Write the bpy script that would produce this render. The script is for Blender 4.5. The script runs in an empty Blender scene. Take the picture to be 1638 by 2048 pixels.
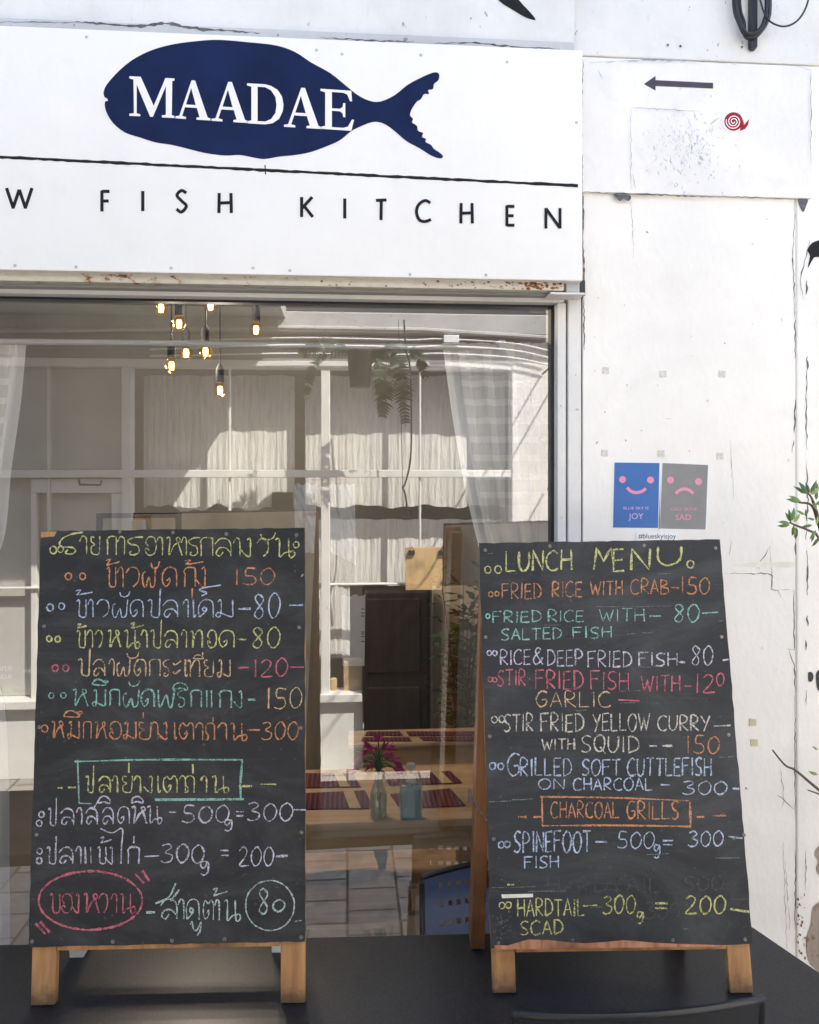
import bpy, bmesh, math, random
from mathutils import Vector, Matrix
R = math.radians
random.seed(7)
SC = bpy.context.scene
COL = SC.collection

# ------------------------------------------------------------------ camera, sky, sun, exposure
F, TH, HZ = 1578.0, R(4.5), 940.0            # focal length (pixels of the 1638 px wide frame), yaw, horizon row
CAM = Vector((0, -1.85, 1.70))
cd = bpy.data.cameras.new('camera'); cam = bpy.data.objects.new('camera', cd); COL.objects.link(cam)
cam.location = CAM; cam.rotation_euler = (R(90), 0, -TH)
cd.sensor_fit = 'HORIZONTAL'; cd.sensor_width = 36; cd.lens = 36 * F / 1638
cd.shift_y = -(1024 - HZ) / 1638; cd.clip_start = 0.05; cd.clip_end = 500
SC.camera = cam
SUN_TO = Vector((0.17, 0.17, 0.27)).normalized()     # towards the sun: over the shop roof, from the right
w = bpy.data.worlds.new('World'); SC.world = w; w.use_nodes = True
nt = w.node_tree; bg = nt.nodes['Background']
sky = nt.nodes.new('ShaderNodeTexSky'); sky.sky_type = 'NISHITA'; sky.sun_disc = False
sky.sun_elevation = math.asin(SUN_TO.z); sky.sun_rotation = math.atan2(SUN_TO.x, SUN_TO.y)
sky.air_density = 1.0; sky.dust_density = 1.5
nt.links.new(sky.outputs[0], bg.inputs[0]); bg.inputs[1].default_value = 0.15
sl = bpy.data.lights.new('sun', 'SUN'); sl.energy = 3.8; sl.angle = R(0.5); sl.color = (1, .95, .87)
so = bpy.data.objects.new('sun', sl); COL.objects.link(so); so.location = (4, 4, 8)
so.rotation_euler = SUN_TO.to_track_quat('Z', 'Y').to_euler()
SC.view_settings.view_transform = 'Standard'; SC.view_settings.look = 'None'
SC.view_settings.exposure = 1.74; SC.view_settings.gamma = 1.0
SC.cycles.use_denoising = True
SC.cycles.max_bounces = 10; SC.cycles.transparent_max_bounces = 16; SC.cycles.glossy_bounces = 5
SC.cycles.sample_clamp_indirect = 6; SC.cycles.caustics_reflective = False; SC.cycles.caustics_refractive = False

# ------------------------------------------------------------------ pixel -> place
_r = Vector((math.cos(TH), -math.sin(TH), 0)); _f = Vector((math.sin(TH), math.cos(TH), 0))
def ray(px, py): return _f + _r * ((px - 819) / F) + Vector((0, 0, (HZ - py) / F))
def P(px, py, Y):                            # where the photo's pixel meets the plane y = Y
    d = ray(px, py); return CAM + d * ((Y - CAM.y) / d.y)
def T(px, py, z):                            # ... the level z
    d = ray(px, py); return CAM + d * ((z - CAM.z) / d.z)
def V(px, py, Yv=2.65):                      # ... seen in the window glass: the real place across the alley
    p = P(px, py, Yv); return Vector((p.x, -p.y, p.z))
def on_plane(px, py, o, n):
    d = ray(px, py); return CAM + d * ((o - CAM).dot(n) / d.dot(n))

# ------------------------------------------------------------------ materials
def mat(name): 
    m = bpy.data.materials.new(name); m.use_nodes = True
    return m, m.node_tree, m.node_tree.nodes['Principled BSDF']
def N(t, typ, **kw):
    n = t.nodes.new('ShaderNode' + typ)
    for k, v in kw.items(): setattr(n, k, v)
    return n
def coords(t, scale=(1, 1, 1), kind='Object'):
    c = N(t, 'TexCoord'); m = N(t, 'Mapping'); m.inputs['Scale'].default_value = scale
    t.links.new(c.outputs[kind], m.inputs[0]); return m.outputs[0]
def noise(t, vec, scale, detail=4, rough=.55, dist=0):
    n = N(t, 'TexNoise'); n.inputs['Scale'].default_value = scale; n.inputs['Detail'].default_value = detail
    n.inputs['Roughness'].default_value = rough; n.inputs['Distortion'].default_value = dist
    t.links.new(vec, n.inputs['Vector']); return n.outputs['Fac']
def ramp(t, fac, stops):
    r = N(t, 'ValToRGB'); e = r.color_ramp.elements
    while len(e) < len(stops): e.new(.5)
    for el, (p, c) in zip(e, stops):
        el.position = p; el.color = (c, c, c, 1) if isinstance(c, (int, float)) else (*c, 1)
    t.links.new(fac, r.inputs[0]); return r.outputs[0]
def mixc(t, fac, a, b, mode='MIX'):
    m = N(t, 'Mix', data_type='RGBA', blend_type=mode)
    for s, v in ((0, fac), (6, a), (7, b)):
        if hasattr(v, 'is_linked') or hasattr(v, 'links'): t.links.new(v, m.inputs[s])
        else: m.inputs[s].default_value = v if s == 0 else (*v, 1)
    return m.outputs[2]
def bump(t, b, h, strength=.3, dist=.002):
    n = N(t, 'Bump'); n.inputs['Strength'].default_value = strength; n.inputs['Distance'].default_value = dist
    t.links.new(h, n.inputs['Height']); t.links.new(n.outputs[0], b.inputs['Normal'])
def simple(name, c, rough=.5, metal=0, var=.12, scale=30, spec=.5, bmp=0):
    m, t, b = mat(name); v = coords(t); f = noise(t, v, scale)
    lo = tuple(x * (1 - var) for x in c); hi = tuple(min(1, x * (1 + var)) for x in c)
    t.links.new(ramp(t, f, [(.3, lo), (.7, hi)]), b.inputs['Base Color'])
    b.inputs['Roughness'].default_value = rough; b.inputs['Metallic'].default_value = metal
    b.inputs['Specular IOR Level'].default_value = spec
    if bmp: bump(t, b, f, bmp)
    return m
def plaster(name, c=(.865, .835, .79), chips=.735, grime=.5, speck=(.25, .26, .28), b_=.35):
    m, t, b = mat(name); v = coords(t)
    big = noise(t, v, 2.2, 6, .6); mid = noise(t, v, 14, 5, .6, .4); fine = noise(t, coords(t, (1, 1, .6)), 75, 3, .5)
    g = ramp(t, big, [(.34, tuple(x * (1 - .20 * grime) for x in c)), (.62, c)])
    g = mixc(t, ramp(t, mid, [(.56, 0), (.70, .35 * grime)]), g, tuple(x * .80 for x in c))
    g = mixc(t, ramp(t, noise(t, coords(t, (9, 9, .55)), 1.6, 5, .6), [(.60, 0), (.80, .30 * grime)]), g, tuple(x * y for x, y in zip(c, (.80, .76, .70))))
    mask = ramp(t, noise(t, v, 3.1, 3), [(.46, 0), (.62, 1)])
    ch = ramp(t, fine, [(chips, 0), (chips + .025, 1)])
    mul = N(t, 'Math', operation='MULTIPLY'); t.links.new(ch, mul.inputs[0]); t.links.new(mask, mul.inputs[1])
    g = mixc(t, mul.outputs[0], g, speck)
    t.links.new(g, b.inputs['Base Color']); b.inputs['Roughness'].default_value = .62
    ad = N(t, 'Math', operation='ADD'); t.links.new(mid, ad.inputs[0]); t.links.new(fine, ad.inputs[1])
    bump(t, b, ad.outputs[0], b_, .003); return m
def wood(name, a, c, scale=1.0, axis=2, rough=.55):
    m, t, b = mat(name); s = [38 * scale] * 3; s[axis] = 2.2 * scale
    f = noise(t, coords(t, s), 1.0, 6, .6, .8); k = noise(t, coords(t), 9 * scale, 3)
    g = ramp(t, f, [(.30, a), (.68, c)])
    g = mixc(t, ramp(t, k, [(.54, 0), (.74, .75)]), g, tuple(x * .42 for x in a))
    t.links.new(g, b.inputs['Base Color']); b.inputs['Roughness'].default_value = rough
    bump(t, b, f, .25, .001); return m
def rusty(name, c=(.62, .58, .50)):
    m, t, b = mat(name); v = coords(t)
    f = noise(t, coords(t, (1, 1, 1.6)), 42, 6, .65); big = noise(t, coords(t, (1, 1, 1)), 3, 3)
    ad = N(t, 'Math', operation='MULTIPLY_ADD'); t.links.new(big, ad.inputs[0]); ad.inputs[1].default_value = .55; t.links.new(f, ad.inputs[2])
    g = ramp(t, ad.outputs[0], [(.55, c), (.90, tuple(x * .86 for x in c)), (.96, (.34, .17, .07)), (1.0, (.10, .05, .03))])
    t.links.new(g, b.inputs['Base Color']); b.inputs['Roughness'].default_value = .65; bump(t, b, f, .3); return m

M = {}
M['wall'] = plaster('white_plaster', chips=.72, grime=.6)
M['wall_up'] = plaster('upper_plaster', (.755, .735, .71), .715, 1.0)
M['panel'] = plaster('painted_panel', (.815, .79, .76), .70, .9, (.35, .40, .52))
M['sign'] = plaster('sign_paint', (.845, .82, .78), .75, .35, (.3, .3, .3), .15)
M['frame'] = plaster('frame_paint', (.76, .745, .72), .70, 1.0)
M['grey_trim'] = plaster('grey_trim', (.52, .52, .52), .66, 1.4, (.08, .08, .08))
M['rust'] = rusty('rusty_beam')
M['rustspot'] = simple('rust_brown', (.22, .09, .03), .85, var=.5, scale=80)
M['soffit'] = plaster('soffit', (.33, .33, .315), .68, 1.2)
M['exposed'] = plaster('exposed_render', (.40, .33, .27), .58, 1.6, (.2, .12, .08), .8)
M['rubber'] = simple('black_seal', (.012, .013, .018), .45)
M['navy'] = simple('navy_paint', (.007, .015, .060), .6, var=.25, scale=9, spec=.12)
M['ink'] = simple('black_paint', (.014, .014, .018), .6, spec=.15, var=.35, scale=60)
M['arrow'] = simple('arrow_paint', (.045, .03, .05), .5)
M['crack_and_shadow'] = simple('crack_dirt_and_shadow', (.11, .11, .12), .9, var=.5, scale=90)  # dirt in cracks and chips, also the painted shadow lines beside the sign
M['scuff'] = simple('blue_grey_scuff', (.55, .57, .64), .8, var=.4, scale=120)
M['hair'] = simple('faint_crack', (.36, .36, .37), .9, var=.3, scale=90)
M['lettering'] = M['sign']
M['red'] = simple('snail_red', (.33, .015, .03), .5, spec=.15); M['paper'] = simple('white_paper', (.80, .81, .83), .6, var=.03)
M['blue'] = simple('poster_blue', (.030, .13, .40), .5, var=.06); M['grey'] = simple('poster_grey', (.22, .22, .22), .5, var=.06)
M['pink'] = simple('poster_pink', (.72, .27, .40), .5, var=.03); M['lilac'] = simple('poster_lilac', (.55, .38, .70), .5, var=.03)
M['tape'] = simple('foam_tape', (.60, .60, .55), .6, var=.2, scale=200); M['cream_tape'] = simple('cream_tape', (.58, .54, .36), .6)
M['oldtape'] = simple('old_tape', (.72, .70, .60), .6)
M['cable'] = simple('black_cable', (.014, .015, .02), .45); M['white_cable'] = simple('white_cable', (.72, .71, .68), .5)
M['steel'] = simple('screw_steel', (.22, .21, .19), .5, 1.0, .4, 300)
M['zinc'] = simple('stay_metal', (.10, .085, .07), .5, .6, .4, 200)
def worn_feet(m):
    t = m.node_tree; b = t.nodes['Principled BSDF']; old = b.inputs['Base Color'].links[0].from_socket
    g = N(t, 'NewGeometry'); sp = N(t, 'SeparateXYZ'); t.links.new(g.outputs['Position'], sp.inputs[0]); nz = noise(t, coords(t), 55, 4, .7)
    k = N(t, 'Math', operation='MULTIPLY_ADD'); t.links.new(nz, k.inputs[0]); k.inputs[1].default_value = -.05; t.links.new(sp.outputs[2], k.inputs[2])
    t.links.new(mixc(t, ramp(t, k.outputs[0], [(.722, .75), (.750, 0)]), old, (.07, .045, .03)), b.inputs['Base Color']); return m
M['legwood'] = wood('leg_wood', (.27, .12, .045), (.56, .30, .125), 1.0)
M['brownwood'] = wood('stained_wood', (.13, .050, .018), (.32, .13, .045), 1.0, rough=.38)
worn_feet(M['legwood']); worn_feet(M['brownwood'])
M['rawply'] = wood('torn_plywood', (.30, .10, .045), (.62, .30, .16), 1.2, 2, .8)
M['greyply'] = wood('grey_plywood', (.64, .63, .60), (.78, .77, .74), .6, 2, .8)
M['tan'] = wood('oak', (.42, .28, .16), (.60, .43, .27), .7, 0, .42)
M['darkwood'] = wood('dark_cabinet_wood', (.018, .012, .010), (.045, .032, .026), .6)
M['stoolblack'] = simple('black_vinyl', (.012, .014, .016), .35)
M['board_oak'] = wood('clip_wood', (.55, .35, .15), (.72, .50, .26), .8)

def chalkboard(name, c1, c2, streak):
    m, t, b = mat(name); v = coords(t)
    a = noise(t, v, 5, 5, .6, .6); s = noise(t, coords(t, (3, 1, 60)), 2.4, 4, .6)
    g = ramp(t, a, [(.3, c1), (.72, c2)])
    g = mixc(t, ramp(t, s, [(.60, 0), (.78, streak)]), g, (.17, .17, .17))
    g = mixc(t, ramp(t, noise(t, coords(t, (1, 1, 2.2)), 3.2, 6, .7, 1.2), [(.45, 0), (.74, .30)]), g, (.15, .15, .15))
    g = mixc(t, ramp(t, noise(t, v, 120, 2), [(.68, 0), (.76, .35)]), g, (.14, .14, .14))
    t.links.new(g, b.inputs['Base Color']); b.inputs['Roughness'].default_value = .58
    b.inputs['Specular IOR Level'].default_value = .35
    bump(t, b, s, .2, .001); return m
M['slate'] = chalkboard('chalkboard_black', (.014, .015, .017), (.023, .024, .026), .08)
M['slate_worn'] = chalkboard('chalkboard_worn', (.017, .019, .022), (.030, .032, .036), .18)
def chalk(name, c):
    m, t, b = mat(name); n1 = noise(t, coords(t), 330, 2, .75); n2 = noise(t, coords(t, (1, 1, 1)), 60, 2)
    ad = N(t, 'Math', operation='MULTIPLY_ADD'); t.links.new(n2, ad.inputs[0]); ad.inputs[1].default_value = .45; t.links.new(n1, ad.inputs[2])
    g = ramp(t, ad.outputs[0], [(.58, tuple(x * .16 + .02 for x in c)), (.76, tuple(x * 1.15 for x in c))])
    t.links.new(g, b.inputs['Base Color']); b.inputs['Roughness'].default_value = .95; b.inputs['Specular IOR Level'].default_value = .1
    return m
def dusty(c):
    g_ = sum(c) / 3; return tuple((x * .78 + g_ * .22) * (.74 if g_ > .1 else 1) for x in c)
CH = {k: chalk('chalk_' + k, dusty(c)) for k, c in dict(yellow=(.72, .70, .20), orange=(.80, .30, .10), blue=(.50, .62, .85), red=(.74, .13, .20),
      teal=(.28, .62, .50), seagrey=(.52, .66, .60), lilac=(.68, .62, .78), cream=(.74, .68, .56), pale=(.80, .52, .25), white=(.68, .68, .68), ghost=(.075, .075, .08), faint=(.22, .22, .22)).items()}

m, t, b = mat('black_table_top')
n1 = noise(t, coords(t), 260, 3, .7); n2 = noise(t, coords(t), 6, 4)
n4 = noise(t, coords(t), 700, 1)
g = ramp(t, n1, [(.35, (.010, .011, .013)), (.75, (.032, .033, .036))])
g = mixc(t, ramp(t, n4, [(.74, 0), (.80, .5)]), g, (.16, .16, .16)); t.links.new(g, b.inputs['Base Color'])
t.links.new(ramp(t, n2, [(.3, .28), (.7, .36)]), b.inputs['Roughness']); b.inputs['Specular IOR Level'].default_value = .32; bump(t, b, n1, .25, .0006); M['table'] = m

m, t, b = mat('blue_grey_paint')
g = noise(t, coords(t), 22, 4, .7)
t.links.new(ramp(t, g, [(.62, (.050, .075, .145)), (.80, (.14, .19, .28))]), b.inputs['Base Color']); b.inputs['Roughness'].default_value = .38; M['chairblue'] = m
M['chairblack'] = simple('black_chair_paint', (.010, .011, .013), .32)

def pane_mat(name, refl, tint, rough=0.0, body=0):
    m, t, b = mat(name); t.nodes.remove(b); out = t.nodes['Material Output']
    tr = N(t, 'BsdfTransparent'); tr.inputs[0].default_value = (*tint, 1); gl = N(t, 'BsdfGlossy'); gl.inputs['Roughness'].default_value = rough
    gl.inputs[0].default_value = (1, 1, 1, 1)
    lw = N(t, 'LayerWeight'); lw.inputs[0].default_value = .35
    ma = N(t, 'Math', operation='MULTIPLY_ADD'); t.links.new(lw.outputs['Fresnel'], ma.inputs[0]); ma.inputs[1].default_value = .5; ma.inputs[2].default_value = refl; ma.use_clamp = True
    mx = N(t, 'MixShader'); t.links.new(ma.outputs[0], mx.inputs[0]); t.links.new(tr.outputs[0], mx.inputs[1]); t.links.new(gl.outputs[0], mx.inputs[2])
    last = mx.outputs[0]
    if body:                                     # slightly cloudy contents
        df = N(t, 'BsdfTranslucent'); df.inputs[0].default_value = (*tint, 1); d2 = N(t, 'BsdfDiffuse'); d2.inputs[0].default_value = (*tint, 1)
        m1 = N(t, 'MixShader'); t.links.new(df.outputs[0], m1.inputs[1]); t.links.new(d2.outputs[0], m1.inputs[2]); m2 = N(t, 'MixShader'); m2.inputs[0].default_value = body
        t.links.new(last, m2.inputs[1]); t.links.new(m1.outputs[0], m2.inputs[2]); last = m2.outputs[0]
    t.links.new(last, out.inputs[0]); return m
M['pane'] = pane_mat('shop_window_glass', .27, (.97, .975, .97))
M['bottle'] = pane_mat('bottle_glass', .12, (.88, .93, .90)); M['bulbglass'] = pane_mat('amber_bulb_glass', -.10, (1, .80, .50))
M['water'] = pane_mat('vase_water', .08, (.78, .86, .66), 0, .2); M['gel'] = pane_mat('blue_gel', .10, (.36, .82, .97), 0, .36)
m, t, b = mat('filament'); b.inputs['Base Color'].default_value = (1, .7, .3, 1); b.inputs['Emission Color'].default_value = (1, .50, .13, 1); b.inputs['Emission Strength'].default_value = 7
M['filament'] = m

def cloth(name, c, sheer, bands=False):
    m, t, b = mat(name); out = t.nodes['Material Output']
    f = noise(t, coords(t, (60, 60, 4)), 1.5, 4); b.inputs['Base Color'].default_value = (*c, 1); b.inputs['Roughness'].default_value = .9
    bump(t, b, f, .35, .004)
    tl = N(t, 'BsdfTranslucent'); tl.inputs[0].default_value = (*c, 1)
    mx = N(t, 'MixShader'); mx.inputs[0].default_value = .14; t.links.new(b.outputs[0], mx.inputs[1]); t.links.new(tl.outputs[0], mx.inputs[2])
    last = mx.outputs[0]
    if sheer:
        tr = N(t, 'BsdfTransparent'); mt = N(t, 'MixShader')
        uv = N(t, 'UVMap'); sp = N(t, 'SeparateXYZ'); t.links.new(uv.outputs[0], sp.inputs[0])
        def mth(op, a, bb=None, c3=None):
            n = N(t, 'Math', operation=op)
            for i, v in enumerate((a, bb, c3)):
                if v is None: continue
                if isinstance(v, (int, float)): n.inputs[i].default_value = v
                else: t.links.new(v, n.inputs[i])
            return n.outputs[0]
        z = sp.outputs[1]                                 # metres below the curtain's top
        fr = mth('FRACT', mth('DIVIDE', z, .046))
        gap = mth('GREATER_THAN', fr, .34)
        rng = mth('MULTIPLY', mth('GREATER_THAN', z, .035), mth('LESS_THAN', z, .40))
        plain = mth('GREATER_THAN', z, .40)
        hem = mth('GREATER_THAN', sp.outputs[0], .030)    # metres in from the hem
        k = mth('MULTIPLY', mth('ADD', mth('MULTIPLY', gap, rng), mth('MULTIPLY', plain, .5)), hem)
        fac = mth('MULTIPLY_ADD', k, sheer, .02)
        t.links.new(fac, mt.inputs[0]); t.links.new(last, mt.inputs[1]); t.links.new(tr.outputs[0], mt.inputs[2]); last = mt.outputs[0]
    t.links.new(last, out.inputs[0]); return m
M['sheer'] = cloth('sheer_curtain', (.94, .95, .96), .20)
m, t, b = mat('crinkled_linen')
f1 = noise(t, coords(t, (1, 1, .10)), 75, 5, .65, .5); f2 = noise(t, coords(t, (1, 1, .5)), 6, 3)
t.links.new(ramp(t, f1, [(.34, (.60, .58, .54)), (.54, (.76, .74, .69))]), b.inputs['Base Color']); b.inputs['Roughness'].default_value = .9; bump(t, b, f1, .9, .012); M['linen'] = m

m, t, b = mat('stone_pavers')
br = N(t, 'TexBrick'); br.inputs['Scale'].default_value = 1; br.inputs['Brick Width'].default_value = .16; br.inputs['Row Height'].default_value = .20; br.inputs['Mortar Size'].default_value = .006
br.inputs['Color1'].default_value = (.34, .31, .28, 1); br.inputs['Color2'].default_value = (.46, .42, .37, 1); br.inputs['Mortar'].default_value = (.06, .055, .05, 1)
cv = coords(t); cv.node.inputs['Rotation'].default_value = (0, 0, R(90)); t.links.new(cv, br.inputs['Vector']); nz = noise(t, cv, 18, 5, .6)
g = mixc(t, ramp(t, nz, [(.35, .45), (.7, 0)]), br.outputs['Color'], (.15, .14, .13))
t.links.new(g, b.inputs['Base Color']); b.inputs['Roughness'].default_value = .7; bump(t, b, nz, .4, .004); M['paver'] = m

M['opp_white'] = plaster('opposite_white_paint', (.84, .81, .75), .69, .8, (.3, .25, .2))
M['opp_beam'] = plaster('opposite_beam', (.55, .54, .52), .64, 1.5, (.15, .13, .12))
M['opp_grey'] = plaster('opposite_grey', (.34, .335, .33), .70, 1.0)
M['opp_panel'] = plaster('opposite_panel_grey', (.56, .55, .50), .75, .4)
M['opp_dark'] = simple('opposite_dark_room', (.22, .19, .165), .9); M['opp_roof'] = simple('opposite_eave', (.05, .052, .06), .8)
M['matblack'] = simple('matt_black_board', (.006, .006, .007), .9, spec=.1)
M['leaf'] = simple('leaf_green', (.07, .14, .03), .4, var=.5, scale=14); M['leafpale'] = simple('pale_leaf', (.20, .26, .07), .4, var=.5, scale=40)
M['leafdark'] = simple('indoor_leaf', (.035, .070, .024), .4, var=.5, scale=20)
M['fern'] = simple('fern_green', (.016, .030, .012), .5, var=.4, scale=40); M['stem'] = simple('stem_brown', (.10, .075, .05), .8)
M['petal'] = simple('magenta_petal', (.50, .02, .16), .5, var=.4, scale=60); M['greenstem'] = simple('flower_stem', (.06, .13, .03), .5)
M['pump'] = pane_mat('white_pump_plastic', .05, (.92, .92, .92), 0, .97)
M['plastic'] = simple('white_plastic', (.80, .80, .80), .3, var=.02); M['tube'] = simple('blue_tube', (.10, .42, .68), .4)
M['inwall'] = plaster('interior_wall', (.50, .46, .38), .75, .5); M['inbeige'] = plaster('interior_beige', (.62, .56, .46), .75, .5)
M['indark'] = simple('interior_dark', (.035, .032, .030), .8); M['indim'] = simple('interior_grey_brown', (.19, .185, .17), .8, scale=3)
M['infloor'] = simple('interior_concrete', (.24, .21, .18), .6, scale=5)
M['rod'] = simple('white_rod', (.80, .79, .76), .3, var=.02)
m, t, b = mat('striped_weave')
wv = N(t, 'TexWave'); wv.inputs['Scale'].default_value = 22; wv.inputs['Distortion'].default_value = 1.2; wv.inputs['Detail'].default_value = 2
t.links.new(coords(t), wv.inputs['Vector'])
t.links.new(ramp(t, wv.outputs['Fac'], [(.35, (.025, .010, .020)), (.62, (.155, .022, .046))]), b.inputs['Base Color']); b.inputs['Roughness'].default_value = .9; bump(t, b, wv.outputs['Fac'], .5, .003); M['mat'] = m
M['matcream'] = simple('weave_cream', (.46, .34, .19), .9)

# ------------------------------------------------------------------ mesh helpers
class MB:
    def __init__(s): s.v = []; s.f = []; s.uv = None; s.sm = False
    def add(s, vs, fs):
        n = len(s.v); s.v += [Vector(x) for x in vs]; s.f += [tuple(n + i for i in f) for f in fs]; return s
    def box(s, a, b):
        x0, y0, z0 = a; x1, y1, z1 = b
        return s.add([(x0, y0, z0), (x1, y0, z0), (x1, y1, z0), (x0, y1, z0), (x0, y0, z1), (x1, y0, z1), (x1, y1, z1), (x0, y1, z1)],
                     [(0, 3, 2, 1), (4, 5, 6, 7), (0, 1, 5, 4), (1, 2, 6, 5), (2, 3, 7, 6), (3, 0, 4, 7)])
    def obox(s, o, u, v, n, a, b):               # box in a local frame
        q = [o + u * x + v * y + n * z for x, y, z in ((a[0], a[1], a[2]), (b[0], a[1], a[2]), (b[0], b[1], a[2]), (a[0], b[1], a[2]),
                                                        (a[0], a[1], b[2]), (b[0], a[1], b[2]), (b[0], b[1], b[2]), (a[0], b[1], b[2]))]
        return s.add(q, [(0, 3, 2, 1), (4, 5, 6, 7), (0, 1, 5, 4), (1, 2, 6, 5), (2, 3, 7, 6), (3, 0, 4, 7)])
    def beam(s, p, q, wv, tv):                   # bar from p to q with half-width vectors
        c = [wv + tv, wv - tv, -wv - tv, -wv + tv]
        return s.add([p + k for k in c] + [q + k for k in c], [(0, 1, 2, 3), (7, 6, 5, 4), (0, 4, 5, 1), (1, 5, 6, 2), (2, 6, 7, 3), (3, 7, 4, 0)])
    def tube(s, path, r, k=8, closed=False):
        path = [Vector(p) for p in path]; n = len(path); rs = r if isinstance(r, (list, tuple)) else [r] * n
        rings = []; up = Vector((.13, .31, .94))
        for i, p in enumerate(path):
            d = (path[min(i + 1, n - 1)] - path[max(i - 1, 0)]).normalized() if n > 1 else Vector((0, 0, 1))
            a = d.cross(up)
            if a.length < .1: a = d.cross(Vector((1, 0, 0)))
            a.normalize(); b = d.cross(a)
            rings.append([p + (a * math.cos(2 * math.pi * j / k) + b * math.sin(2 * math.pi * j / k)) * rs[i] for j in range(k)])
        fs = [(i * k + j, i * k + (j + 1) % k, (i + 1) * k + (j + 1) % k, (i + 1) * k + j) for i in range(n - 1) for j in range(k)]
        if not closed: fs += [tuple(range(k - 1, -1, -1)), tuple((n - 1) * k + j for j in range(k))]
        s.sm = True; return s.add([x for g in rings for x in g], fs)
    def lathe(s, o, prof, k=20, axis=None, sx=1, sy=1):
        vs = []; q = (axis or Vector((0, 0, 1))).to_track_quat('Z', 'Y')
        for r, z in prof:
            for j in range(k):
                vs.append(Vector(o) + q @ Vector((r * math.cos(2 * math.pi * j / k) * sx, r * math.sin(2 * math.pi * j / k) * sy, z)))
        n = len(prof)
        s.sm = True
        return s.add(vs, [(i * k + j, i * k + (j + 1) % k, (i + 1) * k + (j + 1) % k, (i + 1) * k + j) for i in range(n - 1) for j in range(k)]
                     + [tuple(range(k - 1, -1, -1)), tuple((n - 1) * k + j for j in range(k))])
    def prism(s, poly, n, th):                   # flat outline with a thickness, towards n
        a = [Vector(p) for p in poly]; k = len(a)
        return s.add(a + [p + n * th for p in a], [tuple(range(k - 1, -1, -1)), tuple(range(k, 2 * k))] + [(i, (i + 1) % k, k + (i + 1) % k, k + i) for i in range(k)])
    def ribbon(s, pts, n, w, lift=0.0, jit=0.0, taper=False):
        pts = [Vector(p) for p in pts]; L = []; k = len(pts)
        if k < 2: return s
        for i, p in enumerate(pts):
            d = (pts[min(i + 1, k - 1)] - pts[max(i - 1, 0)])
            if d.length < 1e-9: d = Vector((1, 0, 0))
            side = n.cross(d).normalized(); ww = w * (1 + random.uniform(-jit, jit))
            if taper: ww *= .25 + .75 * math.sin(math.pi * min(1, max(0, i / (k - 1))))
            L += [p + side * ww + n * lift, p - side * ww + n * lift]
        return s.add(L, [(2 * i, 2 * i + 1, 2 * i + 3, 2 * i + 2) for i in range(k - 1)])
    def build(s, name, material, parent=None, bevel=0, smooth=None):
        me = bpy.data.meshes.new(name); me.from_pydata(s.v, [], s.f); me.update()
        if any(len(f) > 4 for f in s.f):
            bm = bmesh.new(); bm.from_mesh(me); bmesh.ops.triangulate(bm, faces=[f for f in bm.faces if len(f.verts) > 4]); bm.to_mesh(me); bm.free()
        o = bpy.data.objects.new(name, me); COL.objects.link(o); me.materials.append(material)
        if smooth if smooth is not None else s.sm:
            for p in me.polygons: p.use_smooth = True
            try: me.set_sharp_from_angle(angle=R(45))
            except Exception: pass
        if bevel:
            bv = o.modifiers.new('bevel', 'BEVEL'); bv.width = bevel; bv.segments = 2; bv.limit_method = 'ANGLE'
        if parent:
            o.parent = parent; o.matrix_parent_inverse = Matrix.Translation(parent.location).inverted()
        return o
def tag(o, label, cat, group=None, kind=None):
    o['label'] = label; o['category'] = cat
    if group: o['group'] = group
    if kind: o['kind'] = kind
    return o
def thing(name, loc, label, cat, group=None):
    o = bpy.data.objects.new(name, None); COL.objects.link(o); o.location = loc; o.empty_display_size = .05
    return tag(o, label, cat, group)
def structure(o): o['kind'] = 'structure'; return o
def smooth_pts(pts, sub=4):
    if len(pts) < 3: return [tuple(pts[0]), tuple((a + b) / 2 for a, b in zip(pts[0], pts[-1])), tuple(pts[-1])]
    out = []; n = len(pts)
    for i in range(n - 1):
        p0, p1, p2, p3 = pts[max(i - 1, 0)], pts[i], pts[i + 1], pts[min(i + 2, n - 1)]
        for j in range(sub):
            u = j / sub
            out.append(tuple(.5 * (2 * b + (c - a) * u + (2 * a - 5 * b + 4 * c - d) * u * u + (3 * b - a - 3 * c + d) * u ** 3) for a, b, c, d in zip(p0, p1, p2, p3)))
    out.append(tuple(pts[-1])); return out
FRONT = Vector((0, -1, 0)); BACK = Vector((0, 1, 0))
def text_mesh(name, body, px0, px1, pyb, h, Y, material, parent, mirror_real=None, size_h=None):
    c = bpy.data.curves.new(name, 'FONT'); c.body = body; c.size = 1; c.resolution_u = 3
    tmp = bpy.data.objects.new(name, c); COL.objects.link(tmp)
    dg = bpy.context.evaluated_depsgraph_get(); me = bpy.data.meshes.new_from_object(tmp.evaluated_get(dg)); bpy.data.objects.remove(tmp)
    xs = [v.co.x for v in me.vertices]; ys = [v.co.y for v in me.vertices]
    x0, x1 = min(xs), max(xs); y1 = max(ys)
    for v in me.vertices:
        if mirror_real is None:
            a = P(px0, pyb, Y); b_ = P(px1, pyb, Y); top = P(px0, pyb - h, Y)
            v.co = a + (b_ - a) * ((v.co.x - x0) / (x1 - x0)) + (top - a) * (v.co.y / .73)
        else:
            a = V(px1, pyb, mirror_real); b_ = V(px0, pyb, mirror_real); top = V(px1, pyb - h, mirror_real)
            v.co = a + (b_ - a) * ((v.co.x - x0) / (x1 - x0)) + (top - a) * (v.co.y / .73)
    o = bpy.data.objects.new(name, me); COL.objects.link(o); me.materials.clear(); me.materials.append(material)
    if parent: o.parent = parent; o.matrix_parent_inverse = Matrix.Translation(parent.location).inverted()
    return o
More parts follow.
